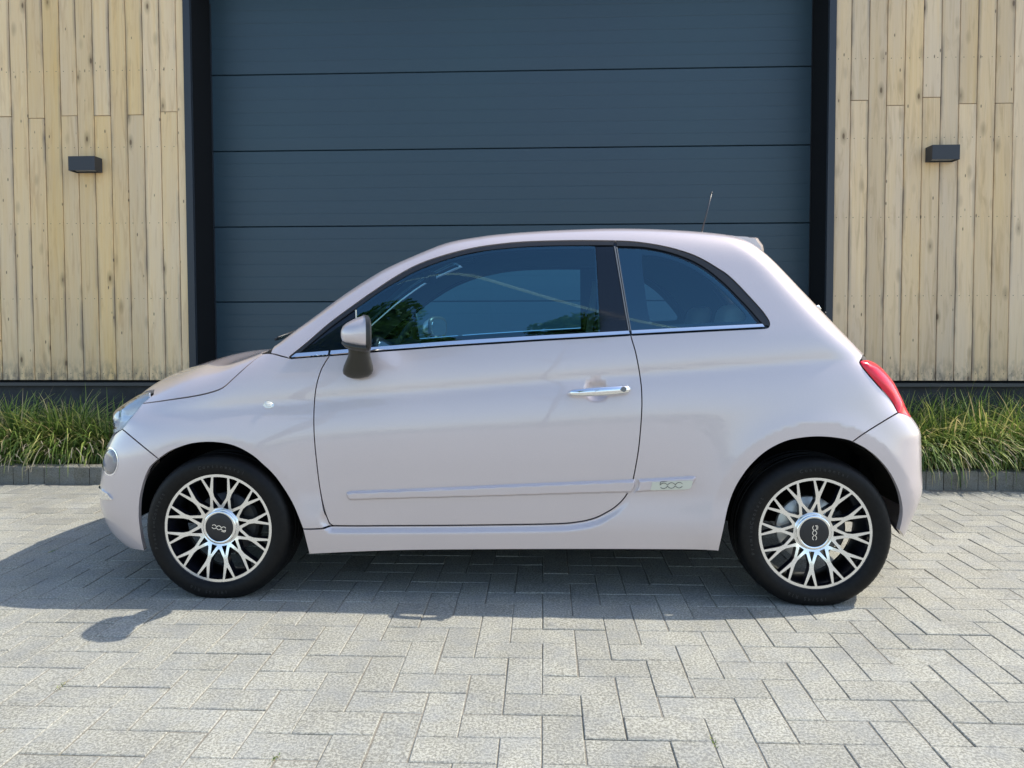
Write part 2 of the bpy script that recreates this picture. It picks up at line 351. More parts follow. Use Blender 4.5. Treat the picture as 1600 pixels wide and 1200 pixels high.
for i in range(PX0, PX1):
    for j in range(PY0, PY1):
        kk = (i - j) % 4
        if kk == 0: c = (i, i + 2, j, j + 1)
        elif kk == 2: c = (i, i + 1, j - 1, j + 1)
        else: continue
        x0, x1, y0, y1 = O_X + c[0] * M, O_X + c[1] * M, O_Y + c[2] * M, O_Y + c[3] * M
        cx, cy = .5 * (x0 + x1), .5 * (y0 + y1)
        if y0 > DOOR_Y - .02 or (cy > KERB_Y - .02 and not (OPEN_L - .02 < cx < OPEN_R + .02)): continue
        if x1 > bedx1 or y0 < bedy0: continue
        px, z = proj((cx, cy, 0))
        vis = z > .3 and -60 < px[0] < 1660 and px[1] < 1260
        hid = (-1.35 < cx < 1.35 and .35 < cy < 4) or (-1.9 < cx < 1.3 and .9 < cy < 3.1)
        key = ((x1 - x0) * (y1 - y0) / z ** 3) if vis and not hid else 0
        stones.append((key, x0, x1, y0, y1, c[1] - c[0] == 2))
stones.sort(key=lambda s: -s[0])
def stone_mb(w, d, jit):
    b = MB(); c = .0045; h = 0.
    ch = rng.random() < .25
    b.cbox(-w / 2, w / 2, -d / 2, d / 2, -.04, 0, .0025); return b
protos = []
for hor in (True, False):
    w, d = (2 * M - 2 * GAPS, M - 2 * GAPS) if hor else (M - 2 * GAPS, 2 * M - 2 * GAPS)
    me = bpy.data.meshes.new('paver'); b = stone_mb(w, d, 0); me.from_pydata(b.v, [], b.f); me.materials.append(MAT['paver']); me.update(); protos.append(me)
rest = MB()
for n, (key, x0, x1, y0, y1, hor) in enumerate(stones):
    cx, cy = .5 * (x0 + x1), .5 * (y0 + y1); dz = rng.gauss(0, .0009); rx, ry, rz = rng.gauss(0, .004), rng.gauss(0, .004), rng.gauss(0, .004)
    dx, dy = rng.gauss(0, .0007), rng.gauss(0, .0007)
    if n < 300:
        o = bpy.data.objects.new('paver', protos[0 if hor else 1]); COL.objects.link(o); o.parent = sand
        o.location = (cx + dx, cy + dy, dz); o.rotation_euler = (rx, ry, rz)
    else:
        b = MB(); w, d = x1 - x0 - 2 * GAPS, y1 - y0 - 2 * GAPS; b.cbox(-w / 2, w / 2, -d / 2, d / 2, -.04, 0, .0025)
        c_, s_ = math.cos(rz), math.sin(rz)
        rest.add([(cx + dx + c_ * v[0] - s_ * v[1], cy + dy + s_ * v[0] + c_ * v[1], v[2] + dz - ry * v[0] + rx * v[1]) for v in b.v], b.f)
o = rest.build('paver_field', MAT['paver'], sand); tag(o, kind='stuff')

# =====================================================================
# the warehouse front: two timber walls, the sectional door between them
# =====================================================================
TOP = 3.92
def board_mesh(w, z0, z1, mat):
    b = MB(); c = .0035; d = .022
    x0, x1 = -w / 2 + .0022, w / 2 - .0022
    # cross-section chamfered on the two front edges, front at y = 0
    sec = [(x0, d), (x0, c), (x0 + c, 0), (x1 - c, 0), (x1, c), (x1, d)]
    b.rings([[(x, y, z) for x, y in sec] for z in (z0, z1)])
    me = bpy.data.meshes.new('plank'); me.from_pydata(b.v, [], [f[::-1] for f in b.f]); me.materials.append(mat); me.update(); return me
def timber_wall(x_in, sgn, x_out, mat, label, first, n, odd, joints):
    w = empty('timber_wall', ((x_in + x_out) / 2, WALL_Y, 0)); tag(w, label, 'wall')
    lx = w.location.x
    b = MB(); a, c = sorted((x_in, x_out)); b.box(a - lx, c - lx, .030, .30, 0, TOP - .02); b.build('backing_wall', MAT['reveal'], w)
    b = MB(); b.box(a - lx, c - lx, .012, .0295, 0, .598); b.build('plinth', MAT['plinth'], w)
    b = MB(); b.box(a - lx, c - lx, -.022, .029, .5985, .603); b.box(a - lx, c - lx, -.024, -.020, .578, .603); b.build('metal_flashing', MAT['flashing'], w)
    P = .130; cache = {}
    xs = []
    x = x_in + sgn * first; xs.append((min(x_in, x), max(x_in, x)))
    for q in range(n):
        y = x + sgn * P; xs.append((min(x, y), max(x, y))); x = y
    for q, (p0, p1) in enumerate(xs):
        spans = [(.622, TOP - .02)] if (q % 2 == 0) else None
        if spans is None:
            zj = joints[(q // 2) % len(joints)]; spans = [(.622, zj - .0025), (zj + .0025, TOP - .02)]
        for z0, z1 in spans:
            o = bpy.data.objects.new('plank', board_mesh(p1 - p0, z0, z1, mat)); COL.objects.link(o); o.parent = w
            o.location = ((p0 + p1) / 2 - lx, rng.uniform(-.0015, .0015), 0)
    return w
timber_wall(-2.738, -1, -5.2, MAT['wood'], 'warm yellow timber cladding wall left of the roller door', .064, 18, True, [2.675, 2.655, 2.652, 2.655, 2.64, 2.655, 2.65, 2.66, 2.65])
timber_wall(2.141, 1, 5.1, MAT['wood_grey'], 'greyer weathered timber cladding wall right of the roller door', .115, 22, True, [2.69, 2.65, 2.705, 2.655, 2.655, 2.66, 2.65])

# sectional garage door
gd = empty('garage_door', ((OPEN_L + OPEN_R) / 2, DOOR_Y, 0)); tag(gd, 'blue grey sectional garage door of wide horizontal panels', 'garage door')
gx0 = gd.location.x
PH = .6085; lines = [.0135 + PH * k for k in range(0, 8)]
for k in range(7):
    z0, z1 = lines[k] if k else .012, lines[k + 1]
    if z0 > TOP - .3: break
    a, c = OPEN_L - .015, OPEN_R - .006
    prof = [(.040, z0 + .002), (.010, z0 + .002), (.0015, z0 + .006)]
    nr = 6
    for r in range(1, nr):
        zc = z0 + (z1 - z0) * r / nr
        prof += [(.0, zc - .003), (.0009, zc), (.0, zc + .003)]
    prof += [(.0015, z1 - .006), (.010, z1 - .002), (.040, z1 - .002)]
    b = MB(); b.rings([[(x - gx0, y, z) for y, z in prof] for x in (a, c)])
    b.build('door_panel', MAT['door'], gd, recalc=True)
b = MB(); b.box(OPEN_L - gx0 - .02, OPEN_R - gx0 + .02, .041, .06, 0, TOP); b.build('door_backing', MAT['reveal'], gd)
b = MB(); b.box(OPEN_R - gx0 - .0055, OPEN_R - gx0 + .0, -.012, .02, 0, TOP - .3); b.build('brush_seal', MAT['seal'], gd)
for k in range(70):
    pass
b = MB(); b.box(OPEN_L - gx0 - .0, OPEN_L - gx0 + .008, -.010, -.002, 0, TOP - .3); b.build('guide_rail', MAT['frame'], gd)
# frame posts and reveals
b = MB(); b.box(-2.7375 - gx0, OPEN_L - gx0, -.345, -.315, 0, TOP - .02); b.build('frame_post', MAT['frame'], gd)
b = MB(); b.box(OPEN_R - gx0, 2.1405 - gx0, -.345, -.315, 0, TOP - .02); b.build('frame_post', MAT['frame'], gd)
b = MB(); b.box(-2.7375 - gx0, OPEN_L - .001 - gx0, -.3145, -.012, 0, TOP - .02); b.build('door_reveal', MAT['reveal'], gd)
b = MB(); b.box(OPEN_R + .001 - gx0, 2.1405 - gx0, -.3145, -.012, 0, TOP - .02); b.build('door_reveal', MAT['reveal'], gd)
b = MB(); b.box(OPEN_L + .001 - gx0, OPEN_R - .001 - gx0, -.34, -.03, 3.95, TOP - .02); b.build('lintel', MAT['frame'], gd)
# building body behind, with the flat roof
wb = empty('warehouse_building', (0, 6.5, 0)); tag(wb, 'flat roofed warehouse body behind the timber front', 'building')
b = MB(); b.box(-5.6, 5.4, -3.18, 4., 0, TOP - .021); b.build('wall', MAT['plinth'], wb)
b = MB(); b.box(-5.7, 5.5, -3.80, 4.1, TOP - .019, TOP + .03); b.build('roof', MAT['roofing'], wb)

# wall lamps
def wall_lamp(x0, x1, z0, z1, lab):
    t = empty('wall_lamp', ((x0 + x1) / 2, WALL_Y, (z0 + z1) / 2)); tag(t, lab, 'wall lamp', 'square box lamps on the timber walls')
    w, h, d = (x1 - x0) / 2, (z1 - z0) / 2, .100
    b = MB(); b.add([(-w, -d, -h), (w, -d, -h), (w, -.003, -h), (-w, -.003, -h), (-w, -d, h), (w, -d, h), (w, -.003, h), (-w, -.003, h),
        (-w + .006, -d + .006, -h), (w - .006, -d + .006, -h), (w - .006, -.009, -h), (-w + .006, -.009, -h), (-w + .006, -d + .006, -h + .02), (w - .006, -d + .006, -h + .02), (w - .006, -.009, -h + .02), (-w + .006, -.009, -h + .02)],
        [(4, 5, 6, 7), (0, 1, 5, 4), (1, 2, 6, 5), (2, 3, 7, 6), (3, 0, 4, 7), (0, 8, 9, 1), (1, 9, 10, 2), (2, 10, 11, 3), (3, 11, 8, 0), (8, 12, 13, 9), (9, 13, 14, 10), (10, 14, 15, 11), (11, 15, 12, 8)])
    bevel(b.build('lamp_housing', MAT['lamp'], t), .0015, 1)
    b = MB(); b.box(-w + .007, w - .007, -d + .007, -.010, -h + .012, -h + .0195); b.build('diffuser', MAT['lamp_glass'], t)
wall_lamp(-3.597, -3.392, 2.217, 2.325, 'small black box lamp on the yellower timber, left of the door')
wall_lamp(2.799, 2.995, 2.230, 2.337, 'small black box lamp on the greyer timber, right of the door')

# =====================================================================
# planting beds: kerb of upright bricks, soil, arching grass
# =====================================================================
def bed(x0, x1, lab, kx):
    t = empty('brick_kerb', ((x0 + x1) / 2, KERB_Y, 0)); tag(t, lab, 'kerb')
    lx = t.location.x; n = int(round((x1 - x0) / .106)); P = (x1 - x0) / n
    proto = bpy.data.meshes.new('kerb_brick'); b = MB(); b.cbox(-P / 2 + .002, P / 2 - .002, 0, .10, -.03, .115, .005); proto.from_pydata(b.v, [], b.f); proto.materials.append(MAT['kerb']); proto.update()
    for q in range(n):
        o = bpy.data.objects.new('kerb_brick', proto); COL.objects.link(o); o.parent = t; o.location = (x0 + (q + .5) * P - lx, rng.gauss(0, .002), rng.gauss(0, .002)); o.rotation_euler = (rng.gauss(0, .01), 0, rng.gauss(0, .008))
    m = int((WALL_Y - KERB_Y - .12) / P)
    for q in range(m):
        o = bpy.data.objects.new('kerb_brick', proto); COL.objects.link(o); o.parent = t; o.rotation_euler = (0, 0, math.pi / 2)
        o.location = ((kx - lx) + (0.10 if kx > 0 else 0.0), .105 + (q + .5) * P, 0)
    b = MB(); b.box(x0 - lx, x1 - lx, .012, .09, -.03, .105); b.build('mortar', MAT['sand'], t)
bed(-5.2, -2.80, 'grey brick kerb of the left planting bed, in front of the yellow timber', -2.80)
bed(2.20, 5.1, 'grey brick kerb of the right planting bed, behind the car tail', 2.20)
for x0, x1 in ((-5.2, -2.9), (2.3, 5.1)):
    s = mesh('soil', [(x0, KERB_Y + .09, .085), (x1, KERB_Y + .09, .085), (x1, WALL_Y + .01, .10), (x0, WALL_Y + .01, .10)], [(0, 1, 2, 3)], MAT['soil']); tag(s, kind='structure')

def grass(name, tufts, lab, seed, blades, hgt):
    R = random.Random(seed); v = []; f = []
    for (tx, ty, rad, sc) in tufts:
        nb = int(blades * sc)
        for _ in range(nb):
            a = R.uniform(0, 2 * math.pi); r0 = rad * .45 * math.sqrt(R.random())
            bx, by = tx + r0 * math.cos(a), ty + r0 * math.sin(a)
            # more blades hang forward (towards the light in front)
            da = a + R.gauss(0, .7); L = R.uniform(.6, 1.2) * hgt * 1.4 * sc ** .3; lean = R.uniform(.35, 1.5); w = R.uniform(.0034, .0078)
            if R.random() < .05: lean = R.uniform(.1, .3)
            if R.random() < .42: da = -math.pi/2 + R.gauss(0, .75); lean = R.uniform(1.0, 1.9)
            dx, dy = math.cos(da), math.sin(da); sx, sy = -dy, dx
            p = np.array([bx, by, .09]); th = R.uniform(0, .35) * (.4 + lean); seg = 6; n0 = len(v)
            curl = lean * R.uniform(.9, 1.9) / seg; kink = R.randint(2, 5) if R.random() < .25 else 99
            for s in range(seg + 1):
                ww = w * (1 - (s / seg) ** 2.2 * .92)
                v.append((p[0] - sx * ww, p[1] - sy * ww, max(p[2], .012))); v.append((p[0] + sx * ww, p[1] + sy * ww, max(p[2], .012) + .0008))
                st = L / seg; p = p + np.array([dx * math.sin(th), dy * math.sin(th), math.cos(th)]) * st
                th += curl * (1 + .6 * s / seg) + (R.uniform(.5, 1.1) if s == kink else 0)
                tw = R.gauss(0, .12); dx, dy = dx * math.cos(tw) - dy * math.sin(tw), dx * math.sin(tw) + dy * math.cos(tw)
                if p[1] > WALL_Y - .03: p[1] = WALL_Y - .03
            for s in range(seg): f.append((n0 + 2 * s, n0 + 2 * s + 1, n0 + 2 * s + 3, n0 + 2 * s + 2))
    o = mesh(name, v, f, MAT['grass'], None, True); tag(o, lab, 'ornamental grass', kind='stuff'); return o
R_ = random.Random(11)
left = [(-4.75, 2.28, .30, 1.0), (-4.35, 2.22, .32, 1.0), (-4.05, 2.30, .28, 1.0), (-3.72, 2.20, .30, 1.05), (-3.40, 2.24, .30, 1.1), (-3.12, 2.26, .26, .85), (-3.55, 2.48, .25, .9), (-3.95, 2.5, .25, .9)]
grass('ornamental_grass', left, 'mound of arching green grass in the bed left of the car nose', 5, 700, .325)
right = []
x = 2.42
while x < 5.0:
    right.append((x, 2.16 + R_.uniform(-.05, .07), .27, R_.uniform(.9, 1.15))); right.append((x + .15, 2.48 + R_.uniform(-.05, .05), .25, R_.uniform(.95, 1.2))); x += .27
grass('ornamental_grass', right, 'long row of arching green grass in the bed behind the car tail', 6, 560, .335)
# dead straw blades hanging over the kerb
R = random.Random(9); v = []; f = []
for (xa, xb, n) in ((-4.6, -2.95, 90), (2.3, 5.0, 120)):
    for _ in range(n):
        x, y, z = R.uniform(xa, xb), KERB_Y + R.uniform(.02, .16), R.uniform(.10, .26); a = R.uniform(-2.6, -.5); L = R.uniform(.10, .24); w = .0022; n0 = len(v); th = R.uniform(.7, 1.4)
        for s in range(5):
            v += [(x - w, y, max(z, .006)), (x + w, y, max(z, .006) + .001)]; x += math.cos(a) * math.sin(th) * L / 4; y += math.sin(a) * math.sin(th) * L / 4; z += math.cos(th) * L / 4; th += R.uniform(.2, .6)
            y = min(y, 9)
        for s in range(4): f.append((n0 + 2 * s, n0 + 2 * s + 1, n0 + 2 * s + 3, n0 + 2 * s + 2))
MAT['straw'] = pmat('dry_straw', (.34, .29, .20, 1), .8)
tag(mesh('dry_grass', v, f, MAT['straw']), 'dry straw coloured blades hanging over the brick kerbs', 'dry grass', kind='stuff')

# small weeds rooted in the joints
R = random.Random(21); v = []; f = []
spots_ = [(-1.62, -.66), (-1.45, -.72), (-.62, -1.02), (.44, -.86), (-2.3, .55)]
for sx_, sy_ in spots_:
    gx_ = O_X + round((sx_-O_X)/M)*M; gy_ = O_Y + (round((sy_-O_Y)/M))*M
    for _ in range(16):
        x, y, z = gx_ + R.gauss(0, .004), gy_ + R.gauss(0, .012), 0.; a = R.uniform(0, 6.28); th = R.uniform(.5, 1.3); L = R.uniform(.006, .013); n0 = len(v)
        for q in range(4):
            w = .0016*(1-q/4); v += [(x-w, y, z), (x+w, y, z+.0004)]; x += math.cos(a)*math.sin(th)*L/3; y += math.sin(a)*math.sin(th)*L/3; z += math.cos(th)*L/3; th += .25
        for q in range(3): f.append((n0+2*q, n0+2*q+1, n0+2*q+3, n0+2*q+2))
tag(mesh('weeds', v, f, MAT['grass']), 'tiny green weeds growing in the paving joints', kind='stuff')
# trees beyond the camera, seen as reflections in the glass and paint
def tree(name, x, y, h, cz, rad, lab, seed, n=11000):
    t = empty(name, (x, y, 0)); tag(t, lab, 'tree'); R = random.Random(seed)
    b = MB(); b.tube([(0, 0, -.05), (.05, 0, h * .3), (-.05, .1, h * .55), (0, 0, h * .8)], [.12*rad, .08*rad, .05*rad, .02*rad], 10)
    for _ in range(7):
        a = R.uniform(0, 6.28); z0 = h * R.uniform(.35, .65); b.tube([(0, 0, z0), (math.cos(a) * rad * .4, math.sin(a) * rad * .4, z0 + .8), (math.cos(a) * rad * .8, math.sin(a) * rad * .8, z0 + 1.5)], [.07, .045, .015], 6)
    b.build('trunk', MAT['bark'], t, True)
    cl = [(R.gauss(0, rad * .42), R.gauss(0, rad * .42), cz + R.gauss(0, rad * .45), R.uniform(.35, .6) * rad) for _ in range(16)]
    v = []; f = []
    for _ in range(n):
        c = R.choice(cl); u = Vector((R.gauss(0, 1), R.gauss(0, 1), R.gauss(0, 1))).normalized() * c[3] * R.uniform(.6, 1.05)
        p = Vector((c[0], c[1], c[2])) + u; s = R.uniform(.08, .17); a = Vector((R.gauss(0, 1), R.gauss(0, 1), R.gauss(0, 1))).normalized(); q = a.orthogonal().normalized(); w = a.cross(q); n0 = len(v)
        v += [p + q * s, p + w * s * .6, p - q * s, p - w * s * .6]; f.append((n0, n0 + 1, n0 + 2, n0 + 3))
    mesh('crown', v, f, MAT['leaf'], t)
tree('broadleaf_tree', -4.9, -13.6, 11.2, 10.0, 2.0, 'tall leafy green tree behind the camera, mirrored in the door glass', 2)
tree('broadleaf_tree', -.2, -17., 14.0, 12.0, 1.2, 'distant slim green tree whose tip shows in the rear of the door glass', 4, 3000)
v = []; f = []; R = random.Random(8)  # low leafy row out of view, added to darken reflections near the horizon
for _ in range(9000):
    p = Vector((R.uniform(-26, 26), -24 + R.uniform(-.6, .6), R.uniform(0, 1.5 + .3 * math.sin(_)))); s = R.uniform(.08, .16); a = Vector((R.gauss(0, 1), R.gauss(0, 1), R.gauss(0, 1))).normalized(); q = a.orthogonal().normalized(); w = a.cross(q); n0 = len(v)
    v += [p + q * s, p + w * s * .6, p - q * s, p - w * s * .6]; f.append((n0, n0 + 1, n0 + 2, n0 + 3))
tag(mesh('added_hedge', v, f, MAT['leaf']), 'long low leafy row, unseen, added behind the camera to darken low reflections', 'added_hedge', kind='stuff')

# thin vapour trail high in the sky, mirrored as a pale line in the door glass
a_, b_ = Vector((-.147, -.681, .717)) * 700, Vector((.018, -.798, .603)) * 700
d_ = (b_ - a_)
b = MB(); b.tube([a_ - d_*1.1, a_ - d_*.5, a_, b_, b_ + d_*.8, b_ + d_*2.], [3.6, 3.2, 2.8, 2.4, 2.0, 1.2], 10)
tag(b.build('vapour_trail', MAT['vapour'], None, True), 'thin white vapour trail high in the sky, mirrored in the door glass', kind='stuff')

# =====================================================================
# the car: every panel is cut from one smooth closed body surface
# body(x, h, z) = 0, x along the car, h from its centre plane, z up
# =====================================================================
XO, YC = 0.1525, 0.80
XW = (-1.4285, 0.8715); ZW = 0.274
def spl(x, xs, ys):
    xs = np.asarray(xs, float); ys = np.asarray(ys, float)
    m = np.empty_like(ys); d = np.diff(ys) / np.diff(xs); m[0] = d[0]; m[-1] = d[-1]; h = np.diff(xs)
    m[1:-1] = (d[:-1] * h[1:] + d[1:] * h[:-1]) / (h[:-1] + h[1:])
    i = np.clip(np.searchsorted(xs, x) - 1, 0, len(xs) - 2); t = (x - xs[i]) / h[i]; tt = np.clip(t, 0, 1)
    v = ((2*tt**3-3*tt**2+1)*ys[i] + (tt**3-2*tt**2+tt)*h[i]*m[i] + (-2*tt**3+3*tt**2)*ys[i+1] + (tt**3-tt**2)*h[i]*m[i+1])
    v = np.where(t < 0, ys[0] + (x - xs[0]) * m[0], v); return np.where(t > 1, ys[-1] + (x - xs[-1]) * m[-1], v)
# smooth (C2) tables: knots are turned into a dense natural cubic spline once
def csp(xs, ys):
    xs = np.array(xs, float); ys = np.array(ys, float); n = len(xs); h = np.diff(xs); A = np.zeros((n, n)); r = np.zeros(n); A[0, 0] = A[-1, -1] = 1
    for i in range(1, n - 1):
        A[i, i-1] = h[i-1]; A[i, i] = 2*(h[i-1]+h[i]); A[i, i+1] = h[i]; r[i] = 6*((ys[i+1]-ys[i])/h[i]-(ys[i]-ys[i-1])/h[i-1])
    M2 = np.linalg.solve(A, r)
    def f(x):
        i = np.clip(np.searchsorted(xs, x) - 1, 0, n - 2); a = xs[i+1] - x; b = x - xs[i]; hh = h[i]
        v = M2[i]*a**3/(6*hh) + M2[i+1]*b**3/(6*hh) + (ys[i]/hh - M2[i]*hh/6)*a + (ys[i+1]/hh - M2[i+1]*hh/6)*b
        s0 = (ys[1]-ys[0])/h[0] - h[0]*M2[1]/6; s1 = (ys[-1]-ys[-2])/h[-1] + h[-1]*M2[-2]/6
        v = np.where(x < xs[0], ys[0] + s0*(x-xs[0]), v); return np.where(x > xs[-1], ys[-1] + s1*(x-xs[-1]), v)
    return f
def sstep(t): t = np.clip(t, 0, 1); return t*t*(3-2*t)
def sstep5(t): t = np.clip(t, 0, 1); return t*t*t*(t*(6*t-15)+10)
def smax(a, b, k):
    h = np.maximum(k - np.abs(a - b), 0) / k; return np.maximum(a, b) + h*h*h*k/6.0
WFUN = csp([-2.2,-1.9,-1.65,-1.43,-1.1,-.7,-.2,.3,.65,.87,1.1,1.4], [.72,.775,.803,.812,.806,.800,.799,.803,.811,.814,.805,.775])
TUMB = csp([.0,.2,.32,.45,.6,.72,.85,1.0,1.5], [.030,.010,.002,0,.001,.006,.012,.014,.014])
TX = [-2.3,-2.1,-1.95,-1.8,-1.6,-1.42,-1.3,-1.2,-1.05,-.9,-.75,-.6,-.45,-.25,-.05,.15,.35,.6,.8,.95,1.05,1.2]
TZ = [0.7774, 0.8291, 0.8578, 0.8823, 0.9347, 0.9482, 0.994, 1.082, 1.2171, 1.3168, 1.3862, 1.4416, 1.4672, 1.4835, 1.4933, 1.497, 1.4913, 1.4692, 1.4353, 1.4031, 1.3759, 1.3295]
FZ = [.1,.2,.3,.42,.55,.64,.70,.76,.84]
FX = [-1.931, -2.0766, -2.1295, -2.1312, -2.1064, -2.064, -2.0565, -1.9884, -1.9185]
RZ = [.1,.2,.3,.42,.5,.6,.65,.69,.75,.85,.95,1.05,1.2,1.35,1.5]
RX = [1.2829, 1.3316, 1.377, 1.4194, 1.4167, 1.4131, 1.4079, 1.3843, 1.3303, 1.273, 1.1854, 1.0888, 0.9474, 0.8146, 0.6846]
def crease(x): return .861 + (x - .07) * .079
# inward slope of the flank as a function of height above the shoulder crease, integrated once
_pt = np.array([-1.,-.20,-.17,-.11,-.06,-.028,-.010,.006,.020,.036,.065,.11,.17,.30,.45,.60,.9])
_ps = np.array([0.,0.,.008,.085,.17,.235,.215,.035,.012,.045,.135,.235,.30,.345,.395,.44,.5])
_tt = np.linspace(-.30, .90, 2401); _k = np.exp(-.5*(np.arange(-12, 13)/5.)**2); _k /= _k.sum()
_sl = np.interp(_tt, _pt, _ps); _sl = np.convolve(np.pad(_sl, 12, mode='edge'), _k, 'valid'); _in = np.concatenate([[0], np.cumsum(.5*(_sl[1:]+_sl[:-1])*np.diff(_tt))])
_tf = csp(_tt[::12], _in[::12])
def flank(t): return np.where(t < -.22, 0., _tf(np.maximum(t, -.22)) - _tf(np.array([-.22]))[0])
ARCH = [[0.34562, 0.0123, -0.0202, -0.0169, -0.02619], [0.3571, -0.0104, 0.00258, -0.0157, 0.00594]]
def arch_d(x, z, n):
    """distance outside the wheel opening, from a smooth radius-by-angle fit"""
    dx, dz = x - XW[n], z - ZW; th = np.arctan2(dz, dx); c = ARCH[n]
    R = c[0] + c[1]*np.cos(th) + c[2]*np.sin(th) + c[3]*np.cos(2*th) + c[4]*np.sin(2*th); return np.hypot(dx, dz) - R
def flare(x, z, n, lip, a, L):
    d = arch_d(x, z, n); u = np.maximum(d - lip, 0.)/L; soft = np.where(u > 0, (1+u)*np.exp(-u)*.0 + np.exp(-u*u/(u+.12)), 1.)
    return a*soft*sstep5((z-.10)/.2)
def halfw(x, z):
    w = WFUN(x) - TUMB(z) - flank(z - crease(x))
    return w + flare(x, z, 0, .030, .007, .085) + flare(x, z, 1, .050, .018, .080) - .006
def top(x, h):
    xs = np.where(x < -.3, x - .16*h*h*sstep((x+1.5)/.5)*sstep((-.2-x)/.3), x)
    z = spl(xs, TX, TZ); hood = sstep((-.9-x)/.3)
    return z - hood*(.025+.075*sstep((-1.25-x)/.6))*(h/.7)**2 - (1-hood)*.045*(h/.6)**2
def body(x, h, z):
    s = h - halfw(x, z); t = z - top(x, h)
    fr = spl(z, FZ, FX) + .20*h*h + .32*h**4 - x; re = x - (spl(z, RZ, RX) - .13*h*h - .16*h**4)
    g = smax(s, t, .13 + .17*sstep((-1.3-x)/.5)); g = smax(g, fr, .16); return smax(g, re, .14)
def Bf(P): return body(P[:, 0], np.abs(P[:, 1]), P[:, 2])
def hit(px):
    """where the sight line through a measured outline point meets the near flank; local (x, h, z)"""
    px = np.atleast_2d(np.array(px, float))
    R = _f[None] + ((px[:, 0]-CX)/F_PX)[:, None]*_r - ((px[:, 1]-CY)/F_PX)[:, None]*_u; R /= np.linalg.norm(R, axis=1)[:, None]
    T = np.linspace(2.2, 4.4, 500); C0 = CAM - np.array([XO, 0, 0])
    P = C0[None, None] + T[None, :, None]*R[:, None]; v = body(P[..., 0], np.abs(P[..., 1]-YC), P[..., 2])
    k = np.argmax(v < 0, 1); miss = ~(v < 0).any(1); a = T[np.maximum(k-1, 0)]; b = T[k]
    for _ in range(26):
        m = .5*(a+b); Q = C0 + m[:, None]*R; ins = body(Q[:, 0], np.abs(Q[:, 1]-YC), Q[:, 2]) < 0; b = np.where(ins, m, b); a = np.where(ins, a, m)
    b = np.where(miss, T[np.argmin(v, 1)], b); Q = C0 + b[:, None]*R; Q[:, 1] = YC - Q[:, 1]; return Q
# --- charts ---------------------------------------------------------------
XA, XB, RR, Z0, KF = -1.45, .75, .70, .55, .6
def C_inv(P):
    x, h, z = P[:, 0], P[:, 1], P[:, 2]; o = np.clip(x, XA, XB); r = np.sqrt((x-o)**2 + h*h + (z-Z0)**2)
    a = np.arcsin(np.clip((x-o)/np.maximum(r, 1e-6), -1, 1)); return np.stack([o + a*RR, KF*np.arctan2(z-Z0, h)], -1)
def C_ray(U):
    s, v = U[:, 0], U[:, 1]/KF; o = np.clip(s, XA, XB); a = np.clip((s-o)/RR, -1.57, 1.57)
    return np.stack([o, 0*o, 0*o+Z0], -1), np.stack([np.sin(a), np.cos(a)*np.cos(v), np.cos(a)*np.sin(v)], -1)
def W_inv(P):
    x, h, z = P[:, 0], P[:, 1], P[:, 2]; o = np.clip(x, XA, XB); a = np.arctan2(x-o, np.maximum(np.abs(h), 1e-9)); return np.stack([o + a*RR, z], -1)
def W_ray(U):
    s, z = U[:, 0], U[:, 1]; o = np.clip(s, XA, XB); a = np.clip((s-o)/RR, -1.5708, 1.5708); return np.stack([o, 0*o, z], -1), np.stack([np.sin(a), np.cos(a), 0*a], -1)
# the front / rear face seen as one sheet from flank to flank: arc angle through the centre
def Wf_inv(P):
    U = W_inv(P); e = XA - RR*math.pi/2; d = U[:, 0] - e; return np.stack([np.where(P[:, 1] >= 0, d, -d), U[:, 1]], -1)
def Wf_ray(U):
    e = XA - RR*math.pi/2; O, D = W_ray(np.stack([e + np.abs(U[:, 0]), U[:, 1]], -1)); D = D * np.where(U[:, 0] >= 0, 1, -1)[:, None]**np.array([0, 1, 0])[None]; return O, D
def Wr_inv(P):
    U = W_inv(P); e = XB + RR*math.pi/2; d = e - U[:, 0]; return np.stack([np.where(P[:, 1] >= 0, d, -d), U[:, 1]], -1)
def Wr_ray(U):
    e = XB + RR*math.pi/2; O, D = W_ray(np.stack([e - np.abs(U[:, 0]), U[:, 1]], -1)); D = D * np.where(U[:, 0] >= 0, 1, -1)[:, None]**np.array([0, 1, 0])[None]; return O, D
CH = {'C': (C_inv, C_ray), 'W': (W_inv, W_ray), 'Wf': (Wf_inv, Wf_ray), 'Wr': (Wr_inv, Wr_ray)}
def cv(pts, close=False, n=5):
    """smooth curve through measured points"""
    p = np.array(pts, float)
    if len(p) < 3: return p
    q = np.vstack([2*p[0]-p[1], p, 2*p[-1]-p[-2]]) if not close else np.vstack([p[-1], p, p[0], p[1]])
    out = []
    for i in range(1, len(q)-2):
        for t in np.linspace(0, 1, n, endpoint=False):
            a, b, c, d = q[i-1], q[i], q[i+1], q[i+2]; out.append(.5*((2*b)+(c-a)*t+(2*a-5*b+4*c-d)*t*t+(3*b-a-3*c+d)*t**3))
    if not close: out.append(q[-2])
    return np.array(out)
def join(*segs):
    out = []
    for s in segs:
        for p in np.atleast_2d(np.array(s, float)):
            if not out or np.linalg.norm(out[-1]-p) > 1e-4: out.append(p)
    if np.linalg.norm(out[0]-out[-1]) < 1e-4: out.pop()
    return np.array(out)
def resample(P, sp):
    out = []
    for i in range(len(P)):
        a, b = P[i], P[(i+1) % len(P)]; n = max(1, int(math.ceil(np.linalg.norm(b-a)/sp)))
        for k in range(n): out.append(a + (b-a)*k/n)
    out = np.array(out); keep = [0]
    for i in range(1, len(out)):
        if np.linalg.norm(out[i]-out[keep[-1]]) > sp*.12: keep.append(i)
    return out[keep]
